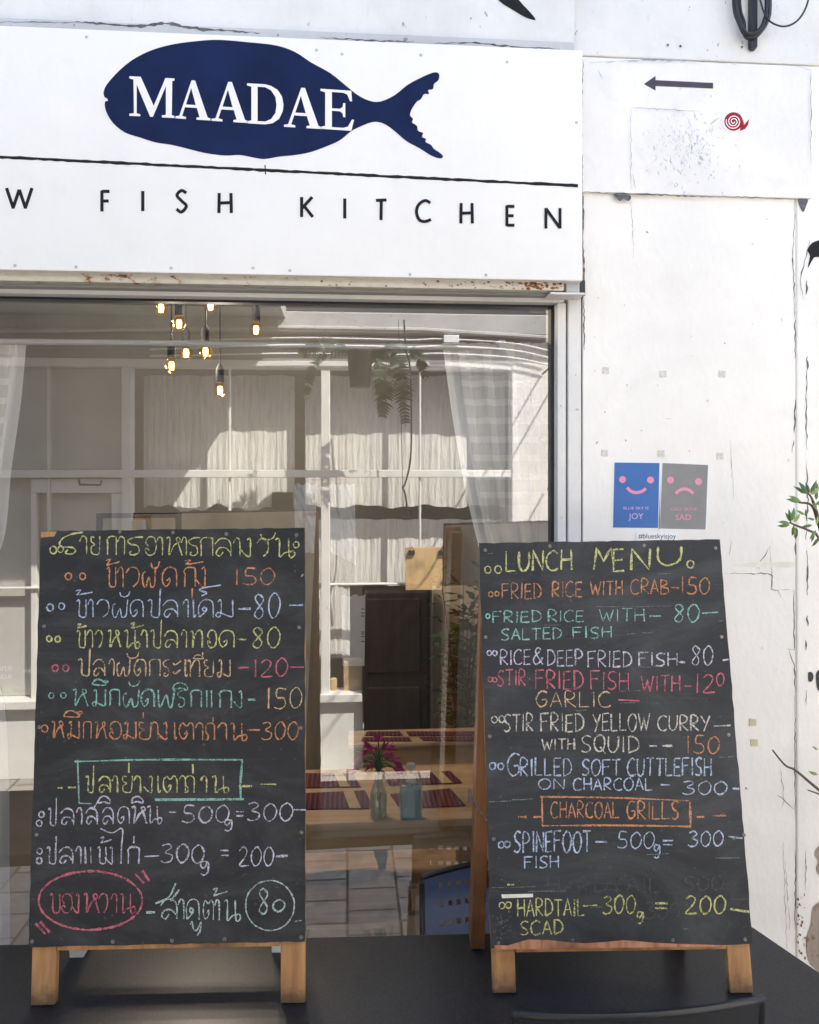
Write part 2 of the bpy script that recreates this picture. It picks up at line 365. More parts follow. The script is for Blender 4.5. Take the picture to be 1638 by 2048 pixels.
def flat_curve(name, polys, tofn, material, parent, n, th=.0006):
    """outlines with holes -> thin solid, via a filled 2D curve"""
    c = bpy.data.curves.new(name, 'CURVE'); c.dimensions = '2D'; c.fill_mode = 'BOTH'; c.extrude = .5
    for poly in polys:
        sp = c.splines.new('POLY'); sp.points.add(len(poly) - 1); sp.use_cyclic_u = True
        for q, p in zip(sp.points, poly): q.co = (p[0], p[1], 0, 1)
    tmp = bpy.data.objects.new(name, c); COL.objects.link(tmp)
    dg = bpy.context.evaluated_depsgraph_get(); me = bpy.data.meshes.new_from_object(tmp.evaluated_get(dg)); bpy.data.objects.remove(tmp)
    for v in me.vertices: v.co = tofn(v.co.x, v.co.y) + n * (th * (v.co.z + .5))
    o = bpy.data.objects.new(name, me); COL.objects.link(o); me.materials.clear(); me.materials.append(material)
    if parent: o.parent = parent; o.matrix_parent_inverse = Matrix.Translation(parent.location).inverted()
    return o

# ------------------------------------------------------------------ ground
g = MB(); g.add([(-60, -60, 0), (60, -60, 0), (60, 60, 0), (-60, 60, 0)], [(0, 1, 2, 3)])
structure(g.build('ground', M['paver']))

# ------------------------------------------------------------------ shop building
YW, YS = -.05, -.12                       # wall face, sign face
XJ = P(1166, 590, YW).x                   # right edge of the window zone
XG = P(1108, 800, 0).x                    # right edge of the glass
ZT = P(600, 599, -.03).z                  # underside of the window head
XL = -1.75
shop = thing('shop_building', (0, .2, 0), 'white painted plaster shop building with a large front window', 'building')
wl = MB()
wl.box((XJ, YW, 0), (P(1592, 900, YW).x, .16, 3.3)); wl.build('wall', M['wall'], shop, .002)
pl = MB(); pl.box((P(1592, 900, YW).x, -.054, 0), (5.5, .16, 3.3)); pl.build('pillar', M['wall'], shop, .004)
zs1 = P(500, 72, YS).z
up = MB(); XS = P(1166, 300, YS).x - .006
up.box((XL, -.075, ZT + .10), (XS, .16, 3.3)); up.box((XS + .0005, -.049, ZT + .10), (XJ - .002, .16, 3.3)); up.build('wall', M['wall_up'], shop)
lw = MB(); lw.box((-5, YW, 0), (XL - .002, .16, 3.3)); lw.build('wall', M['wall'], shop)
pp = MB(); pp.box((-5, -.10, 3.302), (5.5, .35, 3.65)); pp.build('parapet', M['wall_up'], shop)
rf = MB(); rf.box((-5, .352, 3.25), (5.5, 5.4, 3.42)); rf.build('roof', M['grey_trim'], shop)
sw = MB(); sw.box((-5, 5.2, 0), (5.5, 5.4, 3.24)); sw.box((-5, .165, 0), (-4.8, 5.19, 3.24)); sw.box((5.3, .165, 0), (5.5, 5.19, 3.24)); sw.build('outer_wall', M['wall'], shop)
# ledge strip over the sign
zl0, zl1 = P(500, 82, -.10).z, P(500, 62, -.10).z
le = MB(); le.box((XL, -.105, zs1 + .001), (P(1148, 95, -.1).x, -.0755, zs1 + .026)); le.build('ledge', M['grey_trim'], shop, .003)
# raised plaster panel to the right of the sign
a, b_ = P(1170, 112, -.058), P(1623, 385, -.058)
pn = MB(); pn.box((XS + .001, -.060, P(1400, 391, -.058).z), (b_.x, -.0502, P(1400, 124, -.058).z)); pn.build('plaster_panel', M['panel'], shop, .0015)
ub = MB(); ub.box((XS + .001, -.0612, P(1400, 122, -.058).z), (5.5, -.0502, 3.3)); ub.build('plaster_panel', M['wall_up'], shop, .004)
# beams over the window
def z_at(py, Y, px=600): return P(px, py, Y).z
bm_ = MB(); bm_.box((XL, -.100, z_at(572, -.1)), (P(1128, 570, -.1).x, -.076, z_at(549.5, -.1))); bm_.build('rusty_beam', M['rust'], shop, .002)
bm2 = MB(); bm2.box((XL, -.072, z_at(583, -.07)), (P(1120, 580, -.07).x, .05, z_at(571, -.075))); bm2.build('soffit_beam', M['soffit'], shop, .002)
bm3 = MB(); bm3.box((P(1133, 570, -.1).x, -.098, z_at(585, -.098, 1140)), (P(1160, 570, -.1).x, -.052, z_at(562, -.098, 1140))); bm3.build('beam_end', M['grey_trim'], shop, .002)
bm4 = MB(); bm4.box((P(1100, 586, -.1).x, -.106, z_at(590, -.1, 1140)), (P(1168, 586, -.1).x, -.052, z_at(586, -.1, 1140))); bm4.build('flashing', M['frame'], shop)
gp = MB(); gp.box((P(1128.5, 570, -.1).x, -.070, z_at(586, -.09, 1140)), (XJ - .001, -.0765 + .03, z_at(556, -.09, 1140))); gp.build('gap', M['rubber'], shop)

# window: frame + glass
win = MB()
win.box((XL, -.045, ZT), (P(1128, 800, -.04).x, .03, z_at(583, -.045) - .001))
xf0, xf1 = P(1114, 800, -.04).x, P(1131, 800, -.04).x
win.box((xf0, -.045, .06), (xf1, .03, ZT - .001)); win.box((XL, -.045, .02), (xf1, .03, .059))
wf = win.build('window_frame', M['frame'], shop, .002)
jm = MB(); jm.box((xf1 + .004, -.048, .0), (XJ - .003, .16, ZT + .03)); jm.build('jamb', M['frame'], shop, .003)
gj = MB(); gj.box((xf1 + .0005, -.02, .0), (xf1 + .0035, .1, ZT - .002)); gj.build('jamb_gap', M['rubber'], shop)
se = MB(); se.box((P(1101.5, 800, -.012).x, -.014, .06), (xf0 - .0005, .012, ZT - .007)); se.box((XL, -.014, ZT - .006), (xf0 - .0005, .012, ZT - .0005)); se.build('seal', M['rubber'], wf)
gl = MB(); gl.add([(XL, 0, .06), (XG, 0, .06), (XG, 0, ZT - .003), (XL, 0, ZT - .003)], [(0, 1, 2, 3)])
gl.build('pane', M['pane'], wf)
# interior shell
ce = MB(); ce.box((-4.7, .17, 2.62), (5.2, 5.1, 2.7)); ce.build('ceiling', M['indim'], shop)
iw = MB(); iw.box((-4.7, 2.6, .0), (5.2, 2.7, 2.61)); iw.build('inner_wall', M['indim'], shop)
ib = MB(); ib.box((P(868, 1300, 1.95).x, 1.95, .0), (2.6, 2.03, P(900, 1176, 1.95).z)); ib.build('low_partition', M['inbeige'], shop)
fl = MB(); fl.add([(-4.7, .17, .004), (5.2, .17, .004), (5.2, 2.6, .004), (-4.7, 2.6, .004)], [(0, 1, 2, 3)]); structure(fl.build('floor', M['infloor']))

# cracks, worn lines and painted shadow lines on the white plaster, traced as they run
def wall_lines(lines, Y, material, name, w=.0011, parent=shop):
    mb = MB()
    for ln in lines:
        w2 = w
        if isinstance(ln[0], (int, float)): w2 = w * ln[0]; ln = ln[1:]
        q = []
        for (x0, y0), (x1, y1) in zip(ln, ln[1:]):
            k = max(2, int(math.hypot(x1 - x0, y1 - y0) / 7))
            q += [(x0 + (x1 - x0) * i / k + random.uniform(-1.3, 1.3), y0 + (y1 - y0) * i / k + random.uniform(-1.3, 1.3)) for i in range(k)]
        q.append(ln[-1])
        mb.ribbon([P(x, y, Y) for x, y in q], FRONT, w2, 0, .65, True)
    return mb.build(name, material, parent)
wall_lines([[(1190, 742), (1190, 743)], [1.2, (1168, 600), (1169, 700)], [1.0, (1590, 395), (1586, 520), (1589, 590), (1588, 640)], [1.3, (1590, 640), (1590, 715)], [1.5, (1590, 800), (1589, 865)],
      [1.0, (1588, 880), (1584, 905)], [1.2, (1590, 1085), (1592, 1110)], [.9, (1588, 1180), (1589, 1300), (1575, 1298)], [1.3, (1578, 1300), (1589, 1330), (1590, 1385)], [.8, (1590, 1390), (1590, 1640)], [.9, (1591, 1700), (1590, 1860)],
      [.8, (1450, 1147), (1535, 1147), (1544, 1152), (1543, 1178), (1555, 1182), (1562, 1195)], [.6, (1540, 1095), (1520, 1125), (1512, 1138)],
      [.5, (1480, 1131), (1515, 1127), (1520, 1140)], [.8, (1555, 1590), (1568, 1600), (1590, 1620)]], YW - .0006, M['crack_and_shadow'], 'crack_and_shadow_line')
wall_lines([[.8, (1463, 1080), (1458, 1110)], [.8, (1560, 1530), (1565, 1570), (1568, 1600), (1560, 1622)], [.7, (1570, 1720), (1580, 1860)], [.7, (1566, 1680), (1574, 1900)], [.6, (1262, 400), (1268, 515)], [.6, (1330, 838), (1345, 838)], [.6, (1540, 1090), (1545, 1180), (1590, 1180)],
      [.6, (1460, 880), (1468, 1000)], [.8, (1262, 900), (1264, 902)]], YW - .0005, M['hair'], 'faint_crack')
wall_lines([[1.5, (1614, 560), (1612, 590)], [2.0, (1614, 712), (1615, 740)], [1.4, (1614, 740), (1612, 800), (1614, 900)], [1.2, (1613, 920), (1616, 1000), (1612, 1080)], [1.6, (1614, 1100), (1615, 1190)], [3.5, (1614, 1230), (1616, 1252)],
      [1, (1612, 1380), (1613, 1410)], [1.2, (1612, 1280), (1612, 1300)], [.7, (1612, 1700), (1611, 1780)], [1, (1620, 480), (1600, 560), (1608, 600)]], -.0548, M['crack_and_shadow'], 'crack_and_shadow_line')
wall_lines([[1.0, (1166, 118), (1163, 250), (1165, 383)], [2.2, (1166.5, 392), (1166, 470)], [1.6, (1166.5, 480), (1167.5, 590)], [1.3, (1168, 384), (1300, 389), (1440, 394)], [.6, (1440, 393), (1600, 398)]], -.0612, M['crack_and_shadow'], 'crack_and_shadow_line')  # shadow lines painted dark along the sign's right edge and below the plaster panel
wall_lines([[.9, (1180, 125), (1265, 121), (1330, 121), (1440, 122), (1475, 130)], [1.0, (1590, 132), (1622, 140), (1622, 300), (1624, 330)], [.6, (1262, 220), (1262, 380)], [.7, (1263, 215), (1400, 222)], [.6, (1420, 250), (1440, 235)], [.7, (1195, 140), (1205, 158)], [.8, (1266, 350), (1272, 378)]], -.0645, M['hair'], 'faint_crack')
wall_lines([[2.6, (150, 44), (280, 52), (330, 46), (400, 58), (470, 62), (520, 66)], [1.5, (640, 75), (700, 78), (760, 82), (830, 84)], [1.6, (870, 86), (950, 86), (1040, 95), (1120, 98)], [.9, (0, 44), (150, 45)]], -.1056, M['crack_and_shadow'], 'crack_and_shadow_line')
wall_lines([[1.6, (1148, 104), (1140, 92), (1147, 72), (1155, 60)]], -.0656, M['crack_and_shadow'], 'crack_and_shadow_line')
def blot(pts, Y, material, name, parent=shop):
    mb = MB(); mb.prism([P(x, y, Y) for x, y in smooth_pts(pts + pts[:1], 3)[:-1]], FRONT, .0006); return mb.build(name, material, parent)
blot([(1225, 388), (1260, 391), (1258, 402), (1246, 398), (1240, 402), (1232, 395)], -.0605, M['crack_and_shadow'], 'paint_chip')
blot([(1595, 397), (1615, 398), (1612, 412), (1606, 424), (1598, 410)], -.0548, M['crack_and_shadow'], 'paint_chip')
blot([(1640, 480), (1624, 486), (1615, 500), (1620, 512), (1616, 535), (1628, 515), (1640, 512)], -.0548, M['ink'], 'paint_mark')
blot([(1616, 1345), (1623, 1344), (1627, 1352), (1624, 1362), (1617, 1362)], -.0548, M['rubber'], 'wall_hole')
blot([(1640, 1338), (1632, 1348), (1634, 1375), (1640, 1380)], -.0548, M['rubber'], 'wall_hole')
blot([(1645, 1800), (1626, 1815), (1621, 1850), (1612, 1880), (1616, 1920), (1628, 1936), (1645, 1940)], -.0548, M['exposed'], 'bare_patch')
blot([(1640, 1690), (1631, 1700), (1630, 1712), (1636, 1722), (1632, 1740), (1641, 1748)], -.0548, M['exposed'], 'bare_patch')
def rust(spots, Y):
    mb = MB()
    for x, y, s, e in spots: mb.prism([P(x + s * e * c, y + s * d * (1 + .3 * math.sin(x + c)), Y) for c, d in ((-1, .1), (-.5, -.8), (.3, -1), (1, -.1), (.6, .9), (-.4, .8))], FRONT, .0004)
    mb.build('rust', M['rustspot'], shop)
rb_ = random.Random(9); sp_ = []
for k in range(90):
    x = 1130 - abs(rb_.gauss(0, 190)); s_ = rb_.uniform(.5, 2.2) * (1.5 if x > 1040 else 1)
    if x > 500: sp_.append((x, 562 + (x - 600) * .017 + rb_.uniform(-5, 8), s_, 1.5))
rust(sp_, -.1003)
rust([(rb_.uniform(1593, 1610), rb_.uniform(1785, 1925), rb_.uniform(.8, 3.6), .7) for k in range(30)], -.0548)
blot([(990, -6), (1028, -6), (1046, 10), (1062, 27), (1071, 40), (1050, 34), (1026, 20), (1006, 8)], -.0758, M['ink'], 'painted_tail')
tp = MB(); tp.prism([P(x, y, YW) for x, y in ((1464, 1130), (1510, 1123), (1590, 1124), (1590, 1135), (1500, 1134))], FRONT, .0007); tp.build('old_tape', M['oldtape'], shop)
sf = MB(); rs_ = random.Random(4)
for k in range(260):
    x, y = rs_.gauss(1375, 42), rs_.gauss(290, 38); l = abs(rs_.gauss(4, 3)) + 1; a = rs_.gauss(1.5, .6)
    if 1270 < x < 1520 and 225 < y < 380: l = min(l, 4.5); sf.ribbon([P(x - l * math.cos(a), y - l * math.sin(a), -.0604), P(x + rs_.uniform(-1, 1), y, -.0604), P(x + l * math.cos(a), y + l * math.sin(a), -.0604)], FRONT, .0008 * rs_.uniform(.5, 1.6), 0, .5, True)
sf.build('scuffs', M['scuff'], shop)
# nail holes and screws in the wall
nh = MB()
for x, y in ((1336, 90), (1361, 92), (1484, 94), (480, 58), (690, 76)): nh.lathe(P(x, y, -.0760 if x < 1100 else -.0645), [(.0028, 0), (.0022, .0012)], 10, FRONT)
nh.build('nail', M['crack_and_shadow'], shop)
print('shop ok')

# ------------------------------------------------------------------ shop sign
sg = thing('shop_sign', P(500, 540, YS), 'long white painted sign board with a navy fish over the window', 'sign')
zb = P(500, 549, YS).z
sb = MB(); sb.box((XL, YS, zb), (P(1165, 300, YS).x, -.0757, zs1)); board = sb.build('sign_panel', M['sign'], sg, .002)
fish = [(207, 186), (212, 172), (232, 148), (262, 122), (300, 102), (345, 89), (398, 82), (440, 80), (500, 85), (552, 91), (590, 104), (622, 125), (660, 146), (690, 170), (715, 190), (740, 202), (762, 203), (790, 190), (815, 170), (845, 154), (868, 145),
        (878, 148), (877, 160), (868, 168), (866, 178), (856, 180), (858, 188), (848, 188), (842, 198), (834, 203), (826, 214), (822, 222), (820, 231), (826, 238), (824, 245), (834, 252), (836, 262), (846, 266), (844, 274), (852, 278), (851, 284), (862, 290), (868, 298),
        (880, 306), (886, 313), (880, 317), (862, 311), (840, 297), (814, 283), (796, 268), (780, 255), (764, 246), (745, 244), (716, 255), (700, 264), (682, 279), (662, 289), (622, 304), (590, 310), (560, 313), (530, 318), (512, 316), (480, 310), (450, 311), (410, 306),
        (370, 296), (340, 289), (312, 285), (280, 275), (250, 265), (226, 246), (212, 222), (210, 204), (216, 202), (214, 197), (209, 194)]
fm = MB(); fm.prism([P(x, y, YS - .0003) for x, y in smooth_pts(fish + fish[:1], 3)[:-1]], FRONT, .0006); fi = fm.build('painted_fish', M['navy'], sg); fi['label'] = 'navy blue fish silhouette with a notched mouth and ragged tail'
GL = {'M': [[(0, 0), (.24, 0), (.24, .05), (.16, .07), (.16, .80), (.46, 0), (.52, 0), (.81, .80), (.81, .07), (.72, .05), (.72, 0), (1, 0), (1, .05), (.94, .07), (.95, .93), (1, .95), (1, 1), (.80, 1), (.54, .28), (.25, 1), (0, 1), (0, .95), (.09, .92), (.10, .07), (0, .05)]],
 'A': [[(0, 0), (.3, 0), (.3, .05), (.19, .07), (.27, .30), (.61, .30), (.69, .07), (.6, .05), (.6, 0), (1, 0), (1, .05), (.92, .07), (.56, 1), (.46, 1), (.11, .07), (0, .05)], [(.30, .37), (.58, .37), (.45, .80)]],
 'D': [[(0, 0), (.5, 0), (.7, .04), (.88, .16), (.98, .36), (1, .52), (.96, .72), (.84, .88), (.66, .97), (.5, 1), (0, 1), (0, .95), (.12, .92), (.12, .08), (0, .05)], [(.29, .07), (.5, .07), (.66, .14), (.78, .3), (.81, .5), (.78, .7), (.66, .86), (.5, .93), (.29, .93)]],
 'E': [[(0, 0), (.92, 0), (1, .28), (.94, .28), (.82, .10), (.68, .06), (.34, .06), (.34, .47), (.58, .47), (.66, .42), (.68, .33), (.74, .33), (.74, .68), (.68, .68), (.66, .58), (.58, .53), (.34, .53), (.34, .94), (.68, .94), (.8, .9), (.88, .74), (.94, .74), (.92, 1), (0, 1), (0, .95), (.14, .92), (.14, .08), (0, .05)]]}
for ch, x0, x1, y0, y1 in (('M', 259, 349, 154, 233), ('A', 351, 421, 160, 238), ('A', 423, 496, 163, 243), ('D', 494, 567, 168, 248), ('A', 568, 643, 175, 255), ('E', 641, 708, 179, 259)):
    def to(u, v, x0=x0, x1=x1, y0=y0, y1=y1): return P(x0 + (x1 - x0) * u, y1 + (y0 - y1) * v + 4.5 * (u - .3), YS - .0012)
    flat_curve('letter', GL[ch], to, M['lettering'], fi, FRONT)
ln = MB(); q = [(x, 313 + (x + 20) * .0497 + random.uniform(-.5, .5)) for x in range(-20, 1166, 12)]
ln.ribbon([P(x, y, YS - .0004) for x, y in q], FRONT, .0032, 0, .25); ln.ribbon([P(530, 330, YS - .0008), P(531, 349, YS - .0008)], FRONT, .0012); ln.build('painted_line', M['ink'], sg)

# stroke alphabet, unit boxes, y down
A = {'A': [[(0, 1), (.5, 0), (1, 1)], [(.2, .65), (.85, .62)]], 'B': [[(.05, 0), (.05, 1)], [(.05, .02), (.7, .08), (.75, .3), (.1, .48), (.9, .6), (.9, .9), (.05, 1)]],
 'C': [[(.95, .12), (.6, 0), (.15, .2), (0, .55), (.2, .92), (.6, 1), (1, .9)]], 'D': [[(.08, 0), (.08, 1)], [(0, .02), (.6, .05), (1, .4), (.85, .8), (.05, 1)]],
 'E': [[(.95, 0), (.08, .02), (.05, 1), (1, .97)], [(.06, .5), (.85, .47)]], 'F': [[(.05, 1), (.02, .0), (1, -.02)], [(.05, .45), (.8, .42)]],
 'G': [[(.95, .08), (.5, 0), (.1, .3), (.05, .7), (.4, 1), (.85, .85), (.9, .55), (.5, .57)]], 'H': [[(.05, 0), (.03, 1)], [(.92, 0), (.95, 1)], [(.05, .5), (.95, .48)]],
 'I': [[(.5, 0), (.5, 1)]], 'J': [[(.8, 0), (.8, .75), (.45, 1), (.05, .8)]], 'K': [[(.05, 0), (.05, 1)], [(.9, 0), (.1, .55), (.95, 1)]], 'L': [[(.05, 0), (.05, 1), (1, .97)]],
 'M': [[(0, 1), (.15, 0), (.5, .6), (.85, 0), (1, 1)]], 'N': [[(.03, 1), (.05, 0), (.93, 1), (.97, 0)]], 'O': [[(.5, 0), (.1, .2), (0, .6), (.3, 1), (.75, .95), (1, .5), (.8, .08), (.45, .0)]],
 'P': [[(.08, 1), (.08, 0), (.7, .05), (.9, .3), (.6, .5), (.1, .55)]], 'Q': [[(.5, 0), (.1, .2), (0, .6), (.3, .95), (.75, .9), (.95, .5), (.8, .08), (.45, 0)], [(.55, .7), (1, 1.1)]],
 'R': [[(.08, 1), (.08, 0), (.75, .05), (.85, .3), (.5, .5), (.1, .52), (.95, 1)]], 'S': [[(.95, .08), (.5, 0), (.1, .2), (.3, .45), (.75, .6), (.85, .85), (.45, 1), (0, .92)]],
 'T': [[(0, .02), (1, 0)], [(.5, .0), (.48, 1)]], 'U': [[(.05, 0), (.05, .7), (.35, 1), (.7, .92), (.92, .6), (.95, 0)]], 'V': [[(0, 0), (.5, 1), (1, 0)]],
 'W': [[(0, 0), (.25, 1), (.5, .25), (.72, 1), (1, 0)]], 'Y': [[(0, 0), (.5, .5)], [(1, 0), (.3, 1.05)]], '&': [[(1, 1), (.3, .3), (.5, 0), (.75, .15), (.1, .65), (.3, 1), (.7, .85), (1, .55)]],
 '0': [[(.5, 0), (.1, .25), (.05, .7), (.4, 1), (.85, .8), (1, .35), (.7, .02), (.45, .02)]], '1': [[(.5, 0), (.45, 1)]], '2': [[(.05, .2), (.45, 0), (.85, .2), (.6, .55), (.05, .97), (1, .95)]],
 '3': [[(.1, .08), (.6, 0), (.85, .2), (.35, .45), (.9, .6), (.8, .9), (.3, 1), (0, .9)]], '5': [[(.95, .02), (.3, .0), (.2, .42), (.75, .48), (.9, .8), (.5, 1), (0, .92)]],
 '8': [[(.75, .15), (.45, 0), (.15, .2), (.8, .7), (.5, 1), (.1, .8), (.85, .25), (.6, .02)]], 'g': [[(.9, .1), (.3, .05), (.15, .35), (.5, .5), (.9, .1), (.9, .75), (.5, 1), (.1, .9)]]}
WID = {'I': .28, '1': .35, 'M': 1.25, 'W': 1.3, 'L': .8, 'E': .8, 'F': .85, 'S': .85, 'O': 1.0, 'C': .95, 'T': .95}
STRAIGHT = set('AEFHIKLMNTVWY1')
SGN = {'W': [[(0, 0), (.27, 1)], [(.25, 1), (.5, .08)], [(.5, .08), (.75, 1)], [(.73, 1), (1, 0)]], 'C': A['C'], 'S': [[(.9, .12), (.5, 0), (.12, .22), (.5, .48), (.9, .72), (.5, 1), (.08, .86)]], 'K': [[(.05, 0), (.05, 1)], [(.9, 0), (.1, .55)], [(.25, .45), (.95, 1)]], 'N': [[(.03, 1), (.03, 0)], [(.03, .02), (.97, .98)], [(.97, 1), (.97, 0)]],
       'E': [[(.05, 0), (.05, 1)], [(.05, .04), (1, .04)], [(.05, .5), (.9, .5)], [(.05, .96), (1, .96)]], 'F': [[(.05, 0), (.05, 1)], [(.05, .04), (1, .04)], [(.05, .5), (.9, .5)]]}
lift = 0
for ch, x0, x1, y0, y1 in (('W', 13, 64, 376, 417), ('F', 203, 219, 381, 423), ('I', 280, 291, 382, 422), ('S', 351, 375, 381, 424), ('H', 437, 464, 386, 426), ('K', 602, 627, 394, 434), ('I', 684, 695, 397, 437), ('T', 752, 773, 400, 440), ('C', 833, 862, 401, 443), ('H', 921, 946, 406, 447), ('E', 1013, 1029, 411, 452), ('N', 1091, 1121, 416, 457)):
    le = MB()
    for st in SGN.get(ch, A[ch]):
        lift += 1; q = [(x0 + (x1 - x0) * u, y0 + (y1 - y0) * v) for u, v in st]
        if ch in 'SC': q = smooth_pts(q, 5)
        le.ribbon([P(x, y, YS - .0005 - .00004 * lift) for x, y in q], FRONT, .0034)
    le.build('letter', M['ink'], sg)
sp = MB()
for x, y in ((30, 531), (152, 534), (342, 536), (506, 536), (580, 541), (820, 549), (972, 550), (842, 110), (1014, 124), (1153, 245), (173, 74), (633, 100), (684, 108)): sp.lathe(P(x, y, YS - .0002), [(.0035, 0), (.003, .0008)], 10, FRONT)
sp.build('screw', M['grey_trim'], sg)

# ------------------------------------------------------------------ notices on the wall
YN = -.0605
ar = MB(); ar.prism([P(x, y, YN) for x, y in ((1288, 168), (1311, 152), (1311, 160.5), (1426, 166), (1426, 177), (1311, 172), (1311, 181))], FRONT, .0006)
tag(ar.build('painted_arrow', M['arrow']), 'dark arrow pointing left painted on the white wall', 'arrow')
sn = thing('snail_sticker', P(1470, 244, YN), 'round red snail sticker on the white wall under the arrow', 'sticker')
bk = MB(); cx, cy = 1467, 243
bk.prism([P(cx + 24 * math.cos(k / 24 * 6.283) + (6 if math.cos(k / 24 * 6.283) > 0 else 0), cy + 22 * math.sin(k / 24 * 6.283), YN) for k in range(24)], FRONT, .0005); bk.build('backing', M['paper'], sn)
sh = MB(); sh.prism([P(cx + 18.5 * math.cos(k / 28 * 6.283), cy + 18.5 * math.sin(k / 28 * 6.283), YN - .0007) for k in range(28)], FRONT, .0005); sh.build('shell', M['red'], sn)
spi = MB(); spi.ribbon([P(cx + (2 + 13 * k / 60) * math.cos(k / 60 * 16), cy + (2 + 13 * k / 60) * math.sin(k / 60 * 16), YN - .0014) for k in range(61)], FRONT, .0011); spi.build('spiral', M['paper'], sn)
bd = MB(); bd.prism([P(x, y, YN - .0009) for x, y in ((1480, 262), (1482, 246), (1486, 240), (1488, 250), (1498, 238), (1496, 250), (1490, 258))], FRONT, .0005); bd.build('snail_body', M['red'], sn)

def poster(name, quad, material, label, eyes, mouth, small, big, txt):
    o = thing(name, P(*quad[3], YW), label, 'poster', 'small face posters')
    p = MB(); p.prism([P(x, y, YW - .0003) for x, y in ((quad[0][0] - 3, quad[0][1] - 2), (quad[1][0] + 3, quad[1][1] - 2), (quad[2][0] + 3, quad[2][1] + 2), (quad[3][0] - 3, quad[3][1] + 2))], FRONT, .0003); p.build('sheet', M['paper'], o)
    p = MB(); p.prism([P(x, y, YW - .0007) for x, y in quad], FRONT, .0003); p.build('print', material, o)
    for x, y in eyes:
        e = MB(); e.prism([P(x + 7 * math.cos(k / 20 * 6.283), y + 7 * math.sin(k / 20 * 6.283), YW - .0012) for k in range(20)], FRONT, .0003); e.build('eye', M['pink'], o)
    mo = MB(); mo.ribbon([P(x, y, YW - .0012) for x, y in smooth_pts(mouth, 6)], FRONT, .0036); mo.build('mouth', M['pink'], o)
    text_mesh('small_text', small[0], *small[1:], YW - .0012, M['lilac' if 'BLUE' in small[0] else 'pink'], o)
    text_mesh('large_text', big[0], *big[1:], YW - .0012, M[txt], o)
poster('smiling_poster', [(1229, 925), (1319, 926), (1316, 1056), (1226, 1055)], M['blue'], 'blue poster with a pink smiling face and the word JOY', [(1245, 959), (1301, 960)], [(1254, 975), (1263, 983), (1273, 985), (1283, 983), (1292, 977)], ('BLUE SKY IS', 1247, 1297, 1019, 6), ('JOY', 1257, 1287, 1038, 12), 'lilac')
poster('frowning_poster', [(1325, 926), (1416, 930), (1411, 1059), (1320, 1057)], M['grey'], 'grey poster with a pink frowning face and the word SAD', [(1341, 960), (1397, 963)], [(1351, 987), (1360, 980), (1369, 978), (1378, 980), (1387, 987)], ('GREY SKY IS', 1342, 1393, 1021, 6), ('SAD', 1351, 1382, 1040, 12), 'pink')
st = thing('hashtag_strip', P(1314, 1085, YW), 'white paper strip reading #blueskyisjoy above the right menu board', 'label strip')
p = MB(); p.prism([P(x, y, YW - .0014) for x, y in ((1272, 1064), (1356, 1065), (1356, 1086), (1272, 1085))], FRONT, .0005); p.build('strip', M['paper'], st)
text_mesh('strip_text', '#blueskyisjoy', 1277, 1352, 1077, 10.5, YW - .0022, M['ink'], st)
wh = 'foam tape squares left on the wall'
for x, y, l in ((1211, 741, 'leftmost of the upper three'), (1326, 748, 'middle of the upper three'), (1444, 748, 'rightmost of the upper three'), (1209, 906, 'leftmost of the three just above the posters'), (1322, 907, 'square between the tops of the two posters'), (1440, 912, 'rightmost of the three near the posters')):
    p = MB(); s = 6.5; a = random.uniform(-.12, .12)
    p.prism([P(x + s * (c * math.cos(a) - d * math.sin(a)), y + s * (c * math.sin(a) + d * math.cos(a)), YW - .0002) for c, d in ((-1, -1), (1, -1), (1, 1), (-1, 1))], FRONT, .0016)
    tag(p.build('tape_square', M['tape'], None, .0003), 'pale foam tape, ' + l, 'tape', wh)
for x, y, l in ((1505, 1444, 'upper of the two cream tape squares beside the right menu board'), (1508, 1485, 'lower of the two cream tape squares beside the right menu board')):
    p = MB(); p.prism([P(x + 7 * c, y + 7 * d, YW - .0002) for c, d in ((-1, -1), (1, -.95), (1, 1), (-1, 1.05))], FRONT, .0018)
    tag(p.build('tape_square', M['cream_tape'], None, .0003), l, 'tape', 'cream tape squares')

# cable bracket top right
YB = -.064
cb = thing('cable_bracket', P(1503, 100, YB), 'black metal bracket with coiled black cables at the top right of the wall', 'cable bracket')
p = MB(); p.prism([P(x, y, YB) for x, y in ((1496, -60), (1510, -60), (1510, 98), (1507, 103), (1499, 103), (1496, 98))], FRONT, .012); p.build('bar', M['cable'], cb, .001)
c = MB()
for j, (xl, xr, yb, d) in enumerate(((1467, 1538, 72, .02), (1472, 1533, 66, .026), (1478, 1540, 74, .014))):
    q = [(xl, -90), (xl + 1, 10), (xl + 10, 45), (1490, yb - 2), (1503, yb + 2), (1518, yb - 6), (xr - 5, 42), (xr, 10), (xr - 3, -90)]
    c.tube([P(x, y, YB - d) for x, y in smooth_pts(q, 4)], .0042, 8)
c.build('cable_coil', M['cable'], cb)
c = MB(); c.tube([P(x, y, YB - .03) for x, y in smooth_pts([(1512, -40), (1530, 30), (1560, 52), (1590, 45), (1612, 15), (1625, -40)], 5)], .0022, 6); c.build('loose_cable', M['cable'], cb)
print('notices ok')

